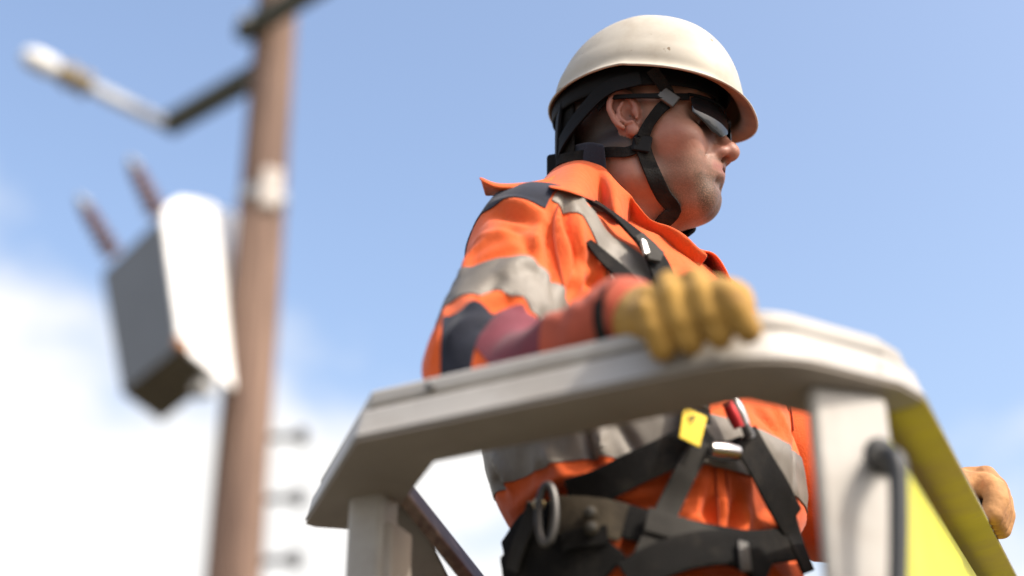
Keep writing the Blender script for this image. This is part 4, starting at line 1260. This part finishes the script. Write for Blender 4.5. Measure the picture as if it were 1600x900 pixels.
def plate(name, pts, th, off, mat, parent=har, surf=hsurf, bevel=.001):
    """flat stiff piece whose outline is given by picture points, lying on the webbing"""
    c = np.mean(np.array(pts), 0); p0, n_ = spot(c[0], c[1], off, surf)
    q = []
    for x_, y_ in pts:
        r_ = ray(x_, y_); q.append(CAM + r_ * (((p0 - CAM) @ n_) / (r_ @ n_)))
    bm = bmesh.new()
    a1 = [bm.verts.new(Vector(p + n_ * th)) for p in q]; a2 = [bm.verts.new(Vector(p)) for p in q]
    bm.faces.new(a1); bm.faces.new(a2[::-1])
    for i in range(len(q)): bm.faces.new((a1[i], a1[(i + 1) % len(q)], a2[(i + 1) % len(q)], a2[i]))
    return bm_obj(name, bm, mat, parent, bevel)
# shoulder strap coming from under the collar, past a metal adjuster, behind the hand, to the waist
strap('strap', [(905, 307), (945, 328), (985, 360), (1020, 398), (1050, 470), (1070, 540), (1082, 610), (1088, 660)], [.012, .014, .020, .028, .034, .034, .034, .034], M['black_web'])
strap('strap', [(918, 378), (945, 405), (975, 432), (1010, 470)], [.008, .016, .018, .018], M['black_web'], .012)
plate('adjuster', [(990, 372), (1002, 366), (1036, 398), (1030, 412), (1012, 408)], .004, .017, M['grey_web'])
plate('adjuster', [(999, 376), (1007, 381), (1013, 399), (1005, 401)], .005, .020, M['steel'])
# main crossing straps on the belly
strap('strap', [(1100, 668), (1075, 690), (1035, 712), (985, 735), (940, 758), (890, 775)], .034, M['black_web'], .016)
strap('strap', [(1098, 690), (1072, 735), (1048, 785), (1022, 840), (1000, 892)], .024, M['grey_web'], .021)
strap('strap', [(1162, 682), (1185, 722), (1212, 770), (1236, 815)], 0.042, M['black_web'], .018)
strap('strap', [(1228, 805), (1238, 835), (1248, 862), (1262, 895)], .030, M['black_web'], .016)
strap('strap', [(1100, 690), (1108, 702), (1135, 706), (1160, 698)], .022, M['black_web'], .014)
tg = plate('yellow_tag', [(1067, 636), (1104, 652), (1092, 700), (1060, 684)], .002, .030, M['yellow_tag'])
for q in ([(1074, 652), (1086, 649), (1087, 651), (1075, 654)], [(1078, 660), (1084, 652), (1086, 653), (1080, 661)]):
    k_ = plate('tag_mark', q, .0006, .0325, M['ink'], har, bevel=0); k_.parent = tg; k_.matrix_parent_inverse = tg.matrix_world.inverted()
plate('buckle', [(1072, 622), (1100, 620), (1108, 645), (1072, 634)], .004, .024, M['grey_web'])
# steel bar of the chest buckle
p0, n0 = spot(1112, 701, .028); p1, n1 = spot(1152, 706, .028)
tube('buckle_bar', [p0, (p0 + p1) / 2 + n0 * .002, p1], [.0062, .0068, .0062], M['steel'], har, 5, 12)
# red and silver snap hook on the strap
p0, n0 = spot(1139, 615, .022); p1, n1 = spot(1172, 684, .022)
tube('snap_hook', [p0, p0 * .6 + p1 * .4 + n0 * .003, p1], [.0045, .0055, .0045], M['steel'], har, 5, 10)
p0, n0 = spot(1137, 630, .020); p1, n1 = spot(1155, 668, .020)
tube('hook_sleeve', [p0, (p0 + p1) / 2, p1], [.006, .007, .006], M['red_alu'], har, 5, 10)
p0, n0 = spot(1164, 664, .026); p1, n1 = spot(1172, 682, .026)
tube('hook_gate', [p0, p1], [.005, .006], M['dark_steel'], har, 4, 10)
# belt with padded khaki section, metal ring, leg loops
def belt_surf(P): return torso(P, .010)
strap('waist_belt', [(792, 868, 0), (830, 822, 0), (880, 806, 0), (940, 806, 0), (1000, 822, 0), (1060, 836), (1120, 848), (1180, 856), (1236, 850)], .036, M['black_web'], .006, .004, surf=belt_surf)
strap('belt_pad', [(862, 806), (900, 806), (940, 810), (975, 818)], .040, M['belt'], .014, .004, surf=belt_surf)
for x_, y_ in ((922, 800), (924, 824)):
    p, n_ = spot(x_, y_, .020, belt_surf); lathe('belt_eyelet', p - n_ * .002, p + n_ * .004, [(0, .0055), (.004, .005), (.005, .003)], M['ink'], har, 12)
    lathe('eyelet_rim', p - n_ * .002, p + n_ * .004, [(0, .0075), (.0022, .0072), (.0028, .006)], M['belt'], har, 14)
p, n_ = spot(858, 805, .022, belt_surf)
vx = unit(np.cross(n_, A(0, 0, 1))); vz = np.cross(vx, n_)
ring = [p + vx * .010 * cos(t) + vz * .030 * sin(t) + n_ * .004 for t in np.linspace(0, 2 * pi, 17)]
tube('side_ring', ring, .0042, M['dark_steel'], har, 3, 10)
p0, n0 = spot(843, 788, .018, belt_surf); lathe('rivet', p0, p0 + n0 * .005, [(0, .007), (.003, .0065), (.005, .004)], M['brass'], har, 14)
strap('strap', [(838, 790), (826, 820), (812, 855), (802, 892)], .022, M['grey_web'], .016, surf=belt_surf)
strap('leg_strap', [(792, 912), (835, 882), (880, 872), (915, 880), (945, 905)], .060, M['black_web'], .012, .005, surf=belt_surf)
strap('leg_strap', [(980, 905), (1030, 878), (1080, 862), (1130, 858), (1165, 872), (1195, 900)], .036, M['black_web'], .018, .006, surf=belt_surf)
strap('strap', [(1010, 812), (1050, 824), (1095, 838), (1130, 850)], .026, M['grey_web'], .016, surf=belt_surf)
plate('leg_buckle', [(1150, 846), (1166, 850), (1172, 895), (1155, 895)], .004, .026, M['dark_steel'], surf=belt_surf)
strap('strap', [(880, 850), (905, 842), (950, 836)], .020, M['black_web'], .016, surf=belt_surf)
